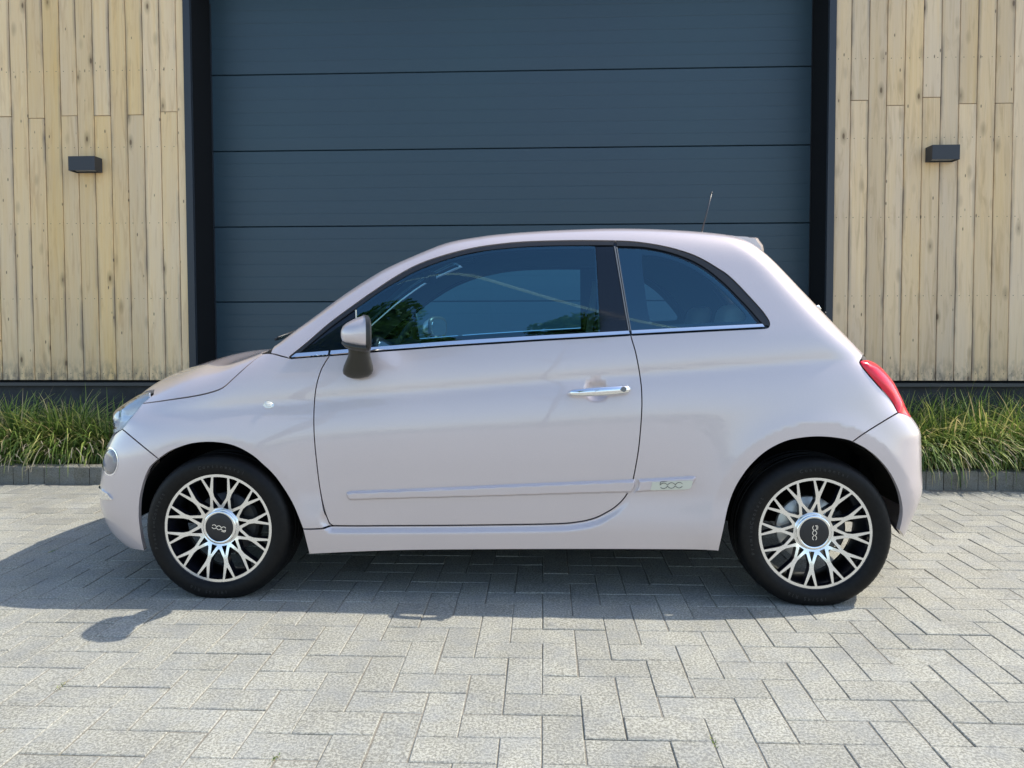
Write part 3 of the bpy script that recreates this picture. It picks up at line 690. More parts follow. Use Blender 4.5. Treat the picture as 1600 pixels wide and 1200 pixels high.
def area(P): x, y = P[:, 0], P[:, 1]; return .5*np.sum(x*np.roll(y, -1)-np.roll(x, -1)*y)
def inset(P, g):
    if area(P) < 0: P = P[::-1]
    d = np.roll(P, -1, 0) - P; d /= np.maximum(np.linalg.norm(d, axis=1), 1e-9)[:, None]; n = np.stack([-d[:, 1], d[:, 0]], -1); m = n + np.roll(n, 1, 0)
    m /= np.maximum(np.linalg.norm(m, axis=1), .3)[:, None]; return P + m*g
def pip(Q, P):
    x, y = Q[:, 0][:, None], Q[:, 1][:, None]; a = P; b = np.roll(P, -1, 0); c = ((a[None, :, 1] > y) != (b[None, :, 1] > y))
    xi = (b[None, :, 0]-a[None, :, 0])*(y-a[None, :, 1])/(b[None, :, 1]-a[None, :, 1]+1e-15)+a[None, :, 0]; return (np.sum(c & (x < xi), 1) % 2) == 1
def dist(Q, P, closed=True):
    a = P; b = np.roll(P, -1, 0)
    if not closed: a, b = a[:-1], b[:-1]
    out = np.full(len(Q), 9.); d = b-a; L = np.maximum((d*d).sum(1), 1e-14)
    for s in range(0, len(Q), 4000):
        q = Q[s:s+4000]; w = q[:, None]-a[None]; t = np.clip((w*d[None]).sum(2)/L[None], 0, 1); out[s:s+4000] = np.sqrt(((w-t[..., None]*d[None])**2).sum(2)).min(1)
    return out
def shell(name, P3, mat, parent, chart='C', holes=(), sp=.022, off=0., gap=.0022, flange=.016, disp=None, side=1, holegap=None, rings=()):
    """a sheet of the body surface inside outline P3 (local points), with a turned-in edge"""
    inv, ray = CH[chart]
    def ring(Q, g, hole=False):
        U = resample(inv(Q), sp*.9)
        if area(U) < 0: U = U[::-1]
        return inset(U, -g if hole else g) if g else U
    outer = ring(P3, gap); hs = [ring(H, gap if holegap is None else holegap, True) for H in holes]
    lo, hi = outer.min(0), outer.max(0); gx, gy = np.meshgrid(np.arange(lo[0], hi[0], sp), np.arange(lo[1], hi[1], sp*.9)); gx = gx + (np.arange(gx.shape[0]) % 2)[:, None]*sp*.5
    G = np.stack([gx.ravel(), gy.ravel()], -1); G = G[pip(G, outer)]
    for H in hs: G = G[~pip(G, H)]
    for H in [outer]+hs: G = G[dist(G, H) > sp*.42]
    for g_ in rings:
        I = inset(outer, g_); I = I[pip(I, outer)]; I = I[dist(I, outer) > g_*.8]; keep = [I[0]]
        G = G[np.abs(dist(G, outer)-g_) > .0025]; G = np.vstack([G, I])
    V = np.vstack([outer]+hs+[G]); E = []; n = 0
    for H in [outer]+hs:
        E += [(n+i, n+(i+1) % len(H)) for i in range(len(H))]; n += len(H)
    nb = n
    r = delaunay_2d_cdt([Vector(p) for p in V], E, [], 0, 1e-7)
    v2 = np.array([tuple(p) for p in r[0]]); tri = np.array([t for t in r[2] if len(t) == 3])
    c = v2[tri].mean(1); ok = pip(c, outer)
    for H in hs: ok &= ~pip(c, H)
    tri = tri[ok]
    def F(Q): return Bf(Q) - off - (disp(Q) if disp is not None else 0.)
    O, D = ray(v2); a = np.zeros(len(v2)); b = np.full(len(v2), 1.7)
    for _ in range(26):
        m = .5*(a+b); ins = Bf(O+m[:, None]*D) < 0; a = np.where(ins, m, a); b = np.where(ins, b, m)
    t = .5*(a+b); P = O + t[:, None]*D; sl = np.maximum((Bf(P+1e-3*D)-Bf(P-1e-3*D))/2e-3, .25)
    for _ in range(4):
        t = t - F(P)/sl; P = O + t[:, None]*D
    e = 2e-4; Nn = np.stack([F(P+e*np.eye(3)[i])-F(P-e*np.eye(3)[i]) for i in range(3)], -1); Nn /= np.maximum(np.linalg.norm(Nn, axis=1), 1e-12)[:, None]
    # orient triangles along the outward normal
    tn = np.cross(P[tri[:, 1]]-P[tri[:, 0]], P[tri[:, 2]]-P[tri[:, 0]]); fl = (tn*Nn[tri].mean(1)).sum(1) < 0; tri[fl] = tri[fl][:, ::-1]
    # boundary edges -> turned-in flange
    ed = {}
    for t in tri:
        for q in ((t[0], t[1]), (t[1], t[2]), (t[2], t[0])):
            kq = (min(q), max(q)); ed[kq] = None if kq in ed else q
    bd = [q for q in ed.values() if q is not None]
    verts = [P]; nn = [Nn]; faces = [tuple(t) for t in tri]; base = len(P)
    if flange:
        bv = sorted({i for q in bd for i in q}); ix = {i: k for k, i in enumerate(bv)}; nbv = len(bv)
        A = P[bv]; Bq = P[bv] - Nn[bv]*flange; verts += [A, Bq]
        vn = np.zeros((nbv, 3))
        for q in bd:
            ee = P[q[1]]-P[q[0]]; w = np.cross(ee, Nn[q[0]]); w /= max(np.linalg.norm(w), 1e-12); vn[ix[q[0]]] += w; vn[ix[q[1]]] += w
        vn /= np.maximum(np.linalg.norm(vn, axis=1), 1e-9)[:, None]; nn += [vn, vn]
        for q in bd:
            i, j = ix[q[0]], ix[q[1]]; faces.append((base+j, base+i, base+nbv+i, base+nbv+j))
    P = np.vstack(verts); Nn = np.vstack(nn)
    W = np.stack([P[:, 0]+XO, YC-side*P[:, 1], P[:, 2]], -1); NW = np.stack([Nn[:, 0], -side*Nn[:, 1], Nn[:, 2]], -1)
    if side > 0: faces = [q[::-1] for q in faces]
    return put(name, W, faces, NW, mat, parent)
def put(name, W, faces, NW, mat, parent):
    W = W - np.array(parent_loc(parent)); me = bpy.data.meshes.new(name); me.from_pydata(W.tolist(), [], [tuple(int(i) for i in q) for q in faces]); me.update()
    me.polygons.foreach_set('use_smooth', [True]*len(me.polygons)); li = np.empty(len(me.loops), int); me.loops.foreach_get('vertex_index', li)
    me.normals_split_custom_set([tuple(x) for x in NW[li]]); me.materials.append(mat); return link(name, me, parent)
def parent_loc(p):
    v = np.zeros(3)
    while p is not None: v = v + np.array(p.location); p = p.parent
    return v
def both(name, P3, mat, parent, **k):
    a = shell(name, P3, mat, parent, side=1, **k); b = shell(name, P3, mat, parent, side=-1, **k); return a, b
def local_box(b, name, mat, parent, **k):
    """MB in car-local coordinates (x, h, z) with h>0 on the near side"""
    L = parent_loc(parent); b.v = [(p[0]+XO-L[0], YC-p[1]-L[1], p[2]-L[2]) for p in b.v]; b.f = [q[::-1] for q in b.f]; return b.build(name, mat, parent, **k)
def mirror_of(o, name=None, parent=None):
    """copy of a part on the far side of the centre plane"""
    me = o.data.copy(); par = parent if parent is not None else o.parent; L = parent_loc(o); Lp = parent_loc(par); flat = np.empty(len(me.vertices)*3); me.vertices.foreach_get('co', flat); c = flat.reshape(-1, 3)
    w = c + L; w[:, 1] = 2*YC - w[:, 1]; me.vertices.foreach_set('co', (w - Lp).ravel()); me.flip_normals(); me.update()
    n = bpy.data.objects.new(name or o.name.split('.')[0], me); COL.objects.link(n); n.parent = par
    for mo in o.modifiers:
        if mo.type == 'BEVEL': bevel(n, mo.width, mo.segments)
        if mo.type == 'SUBSURF': q = n.modifiers.new('subsurf', 'SUBSURF'); q.levels = q.render_levels = mo.levels
    return n
def xfind(h, z, sgn=1):
    O = np.array([[.2*sgn-.3, h, z]]); D = np.array([[sgn*1., 0, 0]]); a, b = 0., 2.6
    for _ in range(40):
        m = .5*(a+b)
        if Bf(O+m*D)[0] < 0: a = m
        else: b = m
    return (O+a*D)[0]
def zfind(x, h):
    a, b = .5, 1.8
    for _ in range(40):
        m = .5*(a+b)
        if Bf(np.array([[x, h, m]]))[0] < 0: a = m
        else: b = m
    return np.array([x, h, a])
def hfind(x, z):
    a, b = 0., 1.2
    for _ in range(40):
        m = .5*(a+b)
        if Bf(np.array([[x, m, z]]))[0] < 0: a = m
        else: b = m
    return np.array([x, a, z])

car = empty('parked_car', (XO-.28, YC, 0)); tag(car, 'small pale rose grey three-door hatchback parked side-on on the pavers', 'car')

# --- measured outlines (near flank) ------------------------------------------
HOODLINE = cv([(222.5,630.5),(246,627.5),(270,624),(300,619.5),(326,614),(347,606.5),(362,594),(375,582),(392,567),(410,553)])
DOORF = cv([(515,555.5),(507,568),(501,580),(495,600),(492,620),(490.5,645),(490.5,670),(492,695),(494.5,720),(498,750),(502,775),(507,797),(512,811),(515,817.5),(520,821.5)])
DOORB = cv([(520,821.5),(560,821.8),(600,821.5),(700,821),(800,819.8),(850,819),(880,818),(896,816.5),(915,813.5),(932,808.5),(947,801),(960,793),(973,781),(982,768),(987.5,756),(990,746)])
DOORR = cv([(990,746),(994,725),(998,700),(1000.5,675),(1002,655),(1003,632),(1002.5,610),(1001,595),(998,575),(993,550),(988,533),(985.5,523.6)])
BELT_R = cv([(985.5,523.6),(920,527.5),(850,531.5),(780,536),(700,541),(640,545.5),(585,549.5),(540,553.5),(515,555.5)])
BELT_F = np.array([(515,555.5),(480,558),(455,560),(452,558.5)])
DLOTOP = cv([(452,557.5),(480,535),(505,513),(525,497),(560,471.5),(580,457.5),(620,431),(655,412.5),(695,398.7),(740,387.5),(785,381),(830,377.5),(900,376),(960,376.6),(990,378),(1020,382),(1045,387),(1065,392.5),(1085,399.5),(1104,409),(1122,420),(1137,430),(1155,447),(1170,463),(1183,477),(1194,490),(1200.5,500),(1202.5,506),(1200.5,511),(1195,512.8)])
BELT_Q = np.array([(1195,512.8),(1150,515),(1100,517.5),(1040,520.7),(985.5,523.6)])
ARCHF = cv([(475,823.5),(466,804),(458,788),(448.5,772),(440,759),(431,746.5),(421,735.5),(410,725.5),(397,714),(382,704.5),(368,698),(354,694),(340,692),(326,691.3),(312,692),(298,694),(284,698),(270,703.5),(259,709.5),(248,717.5)])
ARCHFB = cv([(248,717.5),(242,722.5),(235,729.5),(229,741),(224.5,753.5),(220.5,769),(218.2,785),(217.5,805),(219,822),(222,843),(226,860.5)])
ARCHR = cv([(1122,858),(1126.5,838),(1132,815),(1137,795),(1143,777),(1150,761),(1159,746),(1170,731),(1184.5,716),(1199,704.5),(1216,695),(1233,688.5),(1251,685),(1267,683.3),(1282.7,683),(1302,684.3),(1320.7,687.3),(1332,690.5)])
ARCHRB = cv([(1332,690.5),(1342,695.5),(1352,701),(1367,712.5),(1381,727),(1391.5,741.5),(1400,758),(1405.5,773),(1409,790),(1409.5,803),(1408,815),(1404.6,828.7)])
SILLB = cv([(485,862),(560,858.5),(640,856),(760,855),(900,854.5),(1040,855),(1090,856),(1122,858)])
FSHUT = cv([(248,717.5),(230,703),(210,686.5),(191,670.5)])
RSHUT = cv([(1332,690.5),(1350,677.5),(1380,658.7),(1403,645)])
HLEDGE = cv([(191,670.5),(203,655),(213,643),(219,635.5),(222.5,630.5)])
TLEDGE = cv([(1403,645),(1392,626),(1373,604),(1353,581),(1344,568.5),(1344,564)])
he = csp([-1.25,-1.2,-1.05,-.85,-.6,-.3,-.1,.2,.5,.72], [.668,.632,.575,.525,.487,.462,.455,.455,.467,.515])
RAIL = [(h, z) for h, z in ((.715,.945),(.685,1.0),(.66,1.06),(.632,1.15),(.603,1.25),(.575,1.33))]
def rail_pts(d=0.):
    """edge between the side frame and the roof / glass, from the tail forwards; d shifts it towards the centre"""
    a = [xfind(h-d, z) for h, z in RAIL]; b = [zfind(x, float(he(x))-d) for x in np.linspace(.70, -1.245, 60)]; return np.array(a+b)
near = np.array
# arch lips as polylines on the flank for the flare
AF = hit(np.vstack([ARCHF, ARCHFB]))[:, [0, 2]]; AR = hit(np.vstack([ARCHR, ARCHRB]))[:, [0, 2]]
DB = hit(np.vstack([DOORF[-12:], DOORB]))[:, [0, 2]]
def d_sill(Q):
    q = Q[:, [0, 2]]; d = dist(q, DB, False); fade = sstep(1-(Q[:, 2]-.27)/.16)*sstep((Q[:, 0]+1.2)/.15)*sstep((1.0-Q[:, 0])/.7)
    return .015*sstep5((d-.002)/.030)*fade
def d_body(Q): return d_sill(Q)
HC = hit([(932,610)])[0]
def d_door(Q):
    r = np.hypot((Q[:, 0]-HC[0])/.056, (Q[:, 2]-HC[2])/.050); return -.022*sstep5((1.0-r)/.75)

paint = MAT['paint']
# side frame: pillars, roof rail, rear quarter and sill in one pressing
rail = rail_pts()
SF = np.vstack([hit(join([(423,552.3),(440,556.5),(452,560)])), hit(join([(452,560)], DLOTOP)), hit(BELT_Q[1:]), hit(DOORR[::-1][1:]), hit(DOORB[::-1][1:]), hit([(500,822.6),(475,823.5)]), hit([(485,862)]), hit(SILLB[1:]), hit(ARCHR[1:]), hit(RSHUT[1:]), hit(TLEDGE[1:]), rail])
def dedupe(P, e=.0015):
    out = [P[0]]
    for p in P[1:]:
        if np.linalg.norm(p-out[-1]) > e: out.append(p)
    if np.linalg.norm(out[0]-out[-1]) < e: out.pop()
    return np.array(out)
both('side_frame', dedupe(SF), paint, car, disp=d_body, sp=.013, flange=.022, rings=(.004,.009,.014,.019,.025))
# front wing
FW = np.vstack([hit(HOODLINE[::-1]), hit(HLEDGE[::-1][1:]), hit(FSHUT[::-1][1:]), hit(ARCHF[::-1][1:]), hit([(500,822.6),(519,821.5)]), hit(DOORF[::-1][1:]), hit([(480,558),(455,560),(440,556.5),(423,552.3)])])
both('front_wing', dedupe(FW), paint, car, disp=d_body, sp=.014, flange=.022)
# doors
DP = np.vstack([hit(DOORF), hit(DOORB[1:]), hit(DOORR[1:]), hit(BELT_R[1:])])
door, door_far = both('door', dedupe(DP), paint, car, disp=d_door, sp=.013, flange=.02)
# bonnet
hn = hit(HOODLINE); hl = [(.655,.782),(.60,.797),(.545,.785),(.495,.745),(.475,.70),(.47,.655),(.40,.632),(.25,.628),(.10,.627)]
half = [p for p in hn[::-1]] + [xfind(a, b, -1) for a, b in hl]
rear = [np.array(zfind(x, h)) for x, h in ((-1.315,.62),(-1.335,.50),(-1.36,.35),(-1.375,.18))]
half = np.array(rear[::-1] + half); oth = half[::-1].copy(); oth[:, 1] *= -1
shell('bonnet', dedupe(np.vstack([half, oth])), paint, car, sp=.024, flange=.018)
# scuttle under the wipers
sc = [zfind(x, h) for x, h in ((-1.38,.18),(-1.365,.35),(-1.34,.50),(-1.32,.62),(-1.295,.672),(-1.262,.66),(-1.265,.60),(-1.28,.50),(-1.30,.35),(-1.31,.18))]
sc = np.array(sc); so_ = sc[::-1].copy(); so_[:, 1] *= -1
k_ = np.vstack([sc[5:], so_[:5], so_[5:], sc[:5]])
shell('scuttle_panel', dedupe(np.vstack([sc[5:], so_[0:5], so_[5:], sc[:5]])), MAT['plastic'], car, sp=.025, off=-.006, gap=.0)
# windscreen, roof, tailgate
def strip(xs, d=.004):
    return [zfind(x, float(he(x))-d) for x in xs]
def sym(half):
    half = np.array(half); o = half[::-1].copy(); o[:, 1] *= -1; return dedupe(np.vstack([half, o]))
shell('windscreen', sym([zfind(-1.315,.18), zfind(-1.305,.35), zfind(-1.285,.5), zfind(-1.26,.61)] + strip(np.linspace(-1.235, -.63, 24)) + [zfind(-.655,.35), zfind(-.665,.18)]), MAT['glass'], car, sp=.03, gap=.001, off=-.003, flange=.006)
for s in (1, -1):
    b = [zfind(x, float(he(x))-.006) for x in np.linspace(-1.235, -.64, 30)]; c = [zfind(x, float(he(x))-.035) for x in np.linspace(-.64, -1.235, 30)]
    shell('windscreen_border', dedupe(np.array(b+c)), MAT['black'], car, sp=.03, gap=0, off=-.007, flange=0, side=s)
shell('roof', sym([zfind(-.65,.18), zfind(-.64,.35)] + strip(np.linspace(-.615, .60, 44), .0) + [zfind(.61,.35), zfind(.612,.18)]), paint, car, sp=.03, gap=.002, flange=.015)
tg = strip(np.linspace(.607, .71, 6), .0) + [xfind(h-.001, z) for h, z in RAIL[::-1]] + [xfind(h, z) for h, z in ((.60,.935),(.545,.90),(.52,.82),(.51,.74),(.50,.685),(.30,.672),(.12,.67))]
tg = [zfind(.617,.18), zfind(.614,.35)] + tg
shell('tailgate', sym(tg), paint, car, sp=.026, gap=.002)
shell('rear_window', sym([xfind(.14,1.36), xfind(.40,1.345), xfind(.485,1.31), xfind(.515,1.2), xfind(.545,1.08), xfind(.52,1.035), xfind(.30,1.02), xfind(.12,1.015)]), MAT['gloss_black'], car, sp=.03, gap=0, off=.004, flange=.006)
# bumpers
e = [hit(FSHUT[::-1]), hit(ARCHFB[1:])]
bf = np.vstack([hit(FSHUT[::-1]), hit(ARCHFB[1:])]); bot = [xfind(h, z, -1) for h, z in ((.72,.172),(.64,.168),(.52,.168),(.38,.17),(.2,.17),(.08,.17))]
topb = [xfind(h, z, -1) for h, z in ((.08,.622),(.25,.623),(.40,.627),(.475,.640),(.53,.612),(.60,.600),(.66,.613))]
hb = np.array(topb + list(bf) + bot)
def sym2(half):
    half = np.array(half); o = half[::-1].copy(); o[:, 1] *= -1; return dedupe(np.vstack([half, o]))
shell('front_bumper', sym2(hb), paint, car, chart='Wf', sp=.013, disp=d_body)
br_ = np.vstack([hit(RSHUT[::-1]), hit(ARCHRB[1:])])
botr = [xfind(h, z) for h, z in ((.76,.255),(.70,.235),(.60,.225),(.45,.225),(.25,.225),(.08,.225))]
topr = [xfind(h, z) for h, z in ((.08,.664),(.30,.667),(.50,.680),(.56,.70),(.64,.715),(.70,.722))]
shell('rear_bumper', sym2(np.array(topr + list(br_) + botr)), paint, car, chart='Wr', sp=.012, disp=d_body)
# dark inner shell seen through the shut lines
arc = lambda cx, r, a0, a1, n=26: [hfind(cx+r*math.cos(a), ZW+r*math.sin(a)) for a in np.linspace(math.radians(a0), math.radians(a1), n)]
inn = [hfind(x, .215) for x in np.linspace(-1.06, .48, 12)] + arc(XW[1], .375, 189, 12)[0:] + [hfind(1.26,.42), hfind(1.27,.6), hfind(1.2,.75), hfind(1.1,.88)] + [hfind(x, .90+.04*x) for x in np.linspace(1.0, -1.2, 16)] + [hfind(-1.4,.80), hfind(-1.6,.72), hfind(-1.72,.68), hfind(-1.8,.55), hfind(-1.80,.42)] + arc(XW[0], .36, 165, -9)
both('inner_structure', dedupe(np.array(inn), .004), MAT['black'], car, sp=.035, off=-.024, gap=0, flange=0)

# --- glazing and trim -------------------------------------------------------
GL = join([(557,547)], [(556.5,484)], cv([(565,477),(590,459.5),(615,444),(655,422.5),(705,404.5),(755,393.5),(790,389),(830,386.5),(880,385.3),(929,385)]), [(936.5,519)], [(780,528.5),(700,533),(640,537.5),(585,542.5)])
QG = join([(965.5,387)], cv([(1000,388.5),(1022,391.5),(1045,397),(1065,404),(1085,413),(1103,424),(1120,437),(1137,452),(1155,471),(1170,488),(1183,504)]), [(1180,506.5),(1100,510.3),(985.5,516.5)])
CL = cv([(1003,399),(1010,395.8),(1025,396.4),(1045,401),(1065,408),(1085,418),(1104,430),(1122,444),(1140,461),(1155,476),(1166,489),(1167,494.5),(1161,499),(1130,501),(1100,502.7),(1060,504.7),(1027,505.8),(1019,502),(1014,490),(1008,450)], True)
DLO = join(DLOTOP, BELT_Q[1:], BELT_R[1:], BELT_F[1:])
sur = both('window_surround', dedupe(hit(DLO)), MAT['gloss_black'], car, holes=[hit(GL), hit(CL)], sp=.02, off=-.009, gap=.0, holegap=0., flange=.012)
a, b = both('side_window', hit(GL), MAT['glass'], car, sp=.03, off=-.005, gap=-.004, flange=0)
a.parent = door; a.data.transform(Matrix.Translation(parent_loc(car)-parent_loc(door))); b.parent = door_far; b.data.transform(Matrix.Translation(parent_loc(car)-parent_loc(door_far)))
both('quarter_window', hit(QG), MAT['glass_dark'], car, sp=.03, off=-.003, gap=.0, flange=.005)
SEALI = cv([(467,552),(500,524),(525,504),(560,479),(590,457.5),(615,442),(655,420.5),(705,402.5),(755,391.3),(830,384.3),(900,382.8),(958.5,382.8)])
si = int(np.argmin(np.abs(DLOTOP[:, 0]-958.5) + (DLOTOP[:, 1] > 400)*999))
both('door_frame_seal', dedupe(hit(join(DLOTOP[:si+1], SEALI[::-1]))), MAT['seal'], car, sp=.015, off=-.002, gap=.0008, flange=.012)
SEALQ = cv([(963.5,384),(1000,385.3),(1022,388.3),(1045,393.5),(1065,400),(1085,408.5),(1103,419),(1120,432),(1137,447),(1155,465.5),(1170,481),(1183,496),(1191,505)])
both('quarter_window_seal', dedupe(hit(join([(963,376.8)], DLOTOP[si+2:-6], [(1199,508.5),(1192,508)], SEALQ[::-1]))), MAT['seal'], car, sp=.012, off=-.001, gap=.0008, flange=.012)
both('pillar_cover', hit(join([(932,385.5),(957.5,385),(980.5,517),(938.8,519)])), MAT['gloss_black'], car, sp=.02, off=-.0015, gap=.0, flange=.008)
both('divider_trim', hit(join([(959.5,384.5),(961.5,384.5),(984,516.5),(982.3,516.8)])), MAT['grey_trim'], car, sp=.02, off=-.001, gap=.0, flange=.006)
both('divider_trim', hit(join([(963,385.5),(964.7,385.7),(986.5,516.3),(985.2,516.4)])), MAT['grey_trim'], car, sp=.02, off=-.001, gap=.0, flange=.006)
both('divider_trim', hit(join([(555,484.5),(556.6,484),(557.2,500),(555.8,500)])), MAT['badge'], car, sp=.02, off=.0005, gap=.0, flange=.004)
# bright waist strip: low edge proud, upper edge rolled back so that it mirrors the sky
WL = hit(join([(452,560)], BELT_F[::-1][2:], BELT_R[::-1][1:], BELT_Q[::-1][1:]))[:, [0, 2]]
def d_strip(Q):
    d = dist(Q[:, [0, 2]], WL, False); t = np.clip(d/.020, 0, 1); return .006*(1-t*t)
def waist(lo, hi): return hit(np.vstack([np.array(lo), np.array(hi)[::-1]]))
both('waist_strip', waist([(455.5,559),(480,557.3),(513,554.8)], [(463,552.3),(480,551),(513.5,548.3)]), MAT['chrome'], car, sp=.005, off=.001, gap=.0, flange=.006, disp=d_strip)
both('waist_strip', waist([(516.5,554.6),(585,548.7),(640,544.7),(700,540.2),(780,535.2),(850,530.7),(920,526.7),(983.5,522.8)], [(517,548),(585,542.5),(640,538),(700,533.6),(780,528.4),(850,524.3),(920,520.5),(982.5,517.2)]), MAT['chrome'], car, sp=.006, off=.001, gap=.0, flange=.006, disp=d_strip)
both('waist_strip', waist([(987,522.7),(1040,519.8),(1100,516.7),(1150,514.2),(1194,511.8)], [(986.5,516.8),(1040,513.9),(1100,510.8),(1150,508.4),(1191,506.6)]), MAT['chrome'], car, sp=.006, off=.001, gap=.0, flange=.006, disp=d_strip)

# door moulding, badge, side repeater
def pillow(px, w, hgt):
    L = hit(px)[:, [0, 2]]
    return lambda Q: hgt*sstep5(dist(Q[:, [0, 2]], L)/w + .15)
def onto(objs, newpar):
    for o, p in zip(objs, newpar):
        L = parent_loc(o.parent) - parent_loc(p); o.data.transform(Matrix.Translation(L)); o.parent = p
MO = join(cv([(547,781.8),(543,778),(541,772),(543,768.5),(550,766.8)]), [(700,761),(780,757.2),(900,752.3),(991.5,748.7)], cv([(991.5,748.7),(993.3,754),(992,761),(987,769.8)]), [(900,772),(780,775.7),(700,777.8)])
onto(both('door_moulding', dedupe(hit(MO)), paint, car, sp=.0035, off=.001, gap=0, flange=.01, disp=pillow(MO, .012, .011)), (door, door_far))
MQ = join([(994.5,748.5)], cv([(1080,743.6),(1086.5,744.5),(1086.8,749),(1083,757),(1078,762.5),(1070,765.5)]), [(990,769.6)], cv([(990,769.6),(995,761),(996.2,754),(994.5,748.5)]))
mq = both('quarter_moulding', dedupe(hit(MQ)), paint, car, sp=.0035, off=.001, gap=0, flange=.01, disp=pillow(MQ, .012, .011))
BD = join([(1018.5,751.6),(1079,749.2)], cv([(1081.3,750),(1080,756),(1077,761),(1070,763)]), [(1015.5,764.2)])
bd_ = both('model_badge', dedupe(hit(BD)), MAT['badge'], car, sp=.006, off=.0135, gap=0, flange=.004)
# side repeater
SR = [(420+8.5*math.cos(t), 632+6.2*math.sin(t)) for t in np.linspace(0, 2*math.pi, 28, endpoint=False)]
both('side_repeater', hit(SR), pmat('repeater_chrome_rim', (.75, .76, .74, 1), .2, .6), car, sp=.005, off=.001, gap=0, flange=.006, disp=pillow(SR, .006, .003))
SR2 = [(420+5.6*math.cos(t), 632+3.8*math.sin(t)) for t in np.linspace(0, 2*math.pi, 24, endpoint=False)]
both('side_repeater', hit(SR2), pmat('repeater_lens', (.80, .78, .70, 1), .12, 0, 1.), car, sp=.004, off=.004, gap=0, flange=.004, disp=pillow(SR2, .006, .003))

# tail lamp
TLp = join(cv([(1344.5,566),(1347,561.5),(1352.5,559.8),(1361,561),(1372,565.5),(1382,574.5),(1394,593),(1403.5,612),(1412.5,632),(1415.3,642),(1413.5,649),(1409.5,650)]), cv([(1409.5,650),(1405.5,646),(1392.5,626.5),(1373.5,604.5),(1353.5,581.5),(1344.5,569)]))
tl3 = dedupe(hit(TLp)); tlL = tl3[:, [0, 2]]
tin = [xfind(h, z) for h, z in ((.70,.925),(.63,.915),(.585,.87),(.575,.80),(.60,.735),(.66,.708),(.715,.705))]
le = hit(TLEDGE)                       # outer edge, from the bumper up
tlo = dedupe(np.vstack([le, np.array(tin)]))
TE = le[:, [0, 2]]
def d_tail(Q):
    a = dist(C_inv(Q), C_inv(tlo)); return (.001+.021*sstep((Q[:, 2]-.69)/.085))*(1-np.exp(-a/.016))
both('tail_lamp', tlo, MAT['red'], car, sp=.010, off=.001, gap=.001, flange=.012, disp=d_tail)
# headlamp
hle = hit(HLEDGE)
hin = [xfind(h, z, -1) for h, z in ((.655,.775),(.60,.788),(.548,.775),(.502,.738),(.485,.70),(.49,.665),(.53,.630),(.60,.614),(.665,.625))]
hlo = dedupe(np.vstack([hle, np.array(hin)]), .004)
def d_head(Q):
    a = dist(C_inv(Q), C_inv(hlo)); return .020*(1-np.exp(-a/.03))
def d_bowl(Q):
    a = dist(C_inv(Q), C_inv(hlo)); return -.075*sstep(a/.10)
a, b = both('headlamp', hlo, MAT['lens'], car, sp=.010, off=.002, gap=.001, flange=.010, disp=d_head)
c = both('lamp_reflector', hlo, MAT['reflector'], car, sp=.012, off=-.004, gap=.002, flange=0, disp=d_bowl); onto(c, (a, b))
def ringband(P3, w, off, name, mat, sp=.008, fl=.006):
    U = C_inv(P3); U2 = inset(resample(U, .006), w); O, D = C_ray(U2)
    return O, D, U2
# daytime lamp in the bumper
def ell(cx, cy, rx, ry, n=30): return [(cx+rx*math.cos(t), cy+ry*math.sin(t)) for t in np.linspace(0, 2*math.pi, n, endpoint=False)]
FG, FG2 = ell(172.3,721,12.6,22.5), ell(172.6,721,10.8,20)
f3 = hit(FG); f4 = hit(FG2)
a, b = both('daytime_lamp', f4, MAT['lens'], car, sp=.008, off=.003, gap=.0, flange=.006, disp=pillow(FG2, .02, .006))
c = both('lamp_reflector', f4, MAT['reflector'], car, sp=.008, off=-.004, gap=.0, flange=0, disp=lambda Q: -.035*sstep(dist(Q[:, [0, 2]], f4[:, [0, 2]])/.05)); onto(c, (a, b))
both('lamp_bezel', f3, MAT['chrome'], car, sp=.005, off=.002, gap=.0, flange=.004, holes=[f4], holegap=0)
# chrome whisker and fog slot in the lower bumper
WH = join(cv([(158,771),(161,777),(166,780),(174,782.5)]), cv([(174,782.5),(168,785.5),(162,784.5),(158.5,779)]))
c = [xfind(h, z, -1) for h, z in ((.72,.366),(.60,.364),(.48,.366),(.36,.370),(.36,.390),(.48,.388),(.60,.392),(.70,.402),(.745,.396),(.762,.376))]
both('bumper_whisker', np.array(c), MAT['chrome'], car, chart='W', sp=.010, off=.006, gap=0, flange=.012)
gr_ = sym([xfind(.06,.26,-1), xfind(.30,.26,-1), xfind(.44,.27,-1), xfind(.47,.30,-1), xfind(.44,.335,-1), xfind(.30,.345,-1), xfind(.06,.345,-1)])
shell('lower_grille', gr_, MAT['plastic'], car, chart='Wf', sp=.02, off=.003, gap=0, flange=.004)
RP = [xfind(h, z) for h, z in ((.10,.26),(.5,.26),(.62,.29),(.60,.33),(.5,.34),(.1,.34))]
shell('rear_diffuser', sym(RP), MAT['plastic'], car, chart='Wr', sp=.02, off=.003, gap=0, flange=.004)

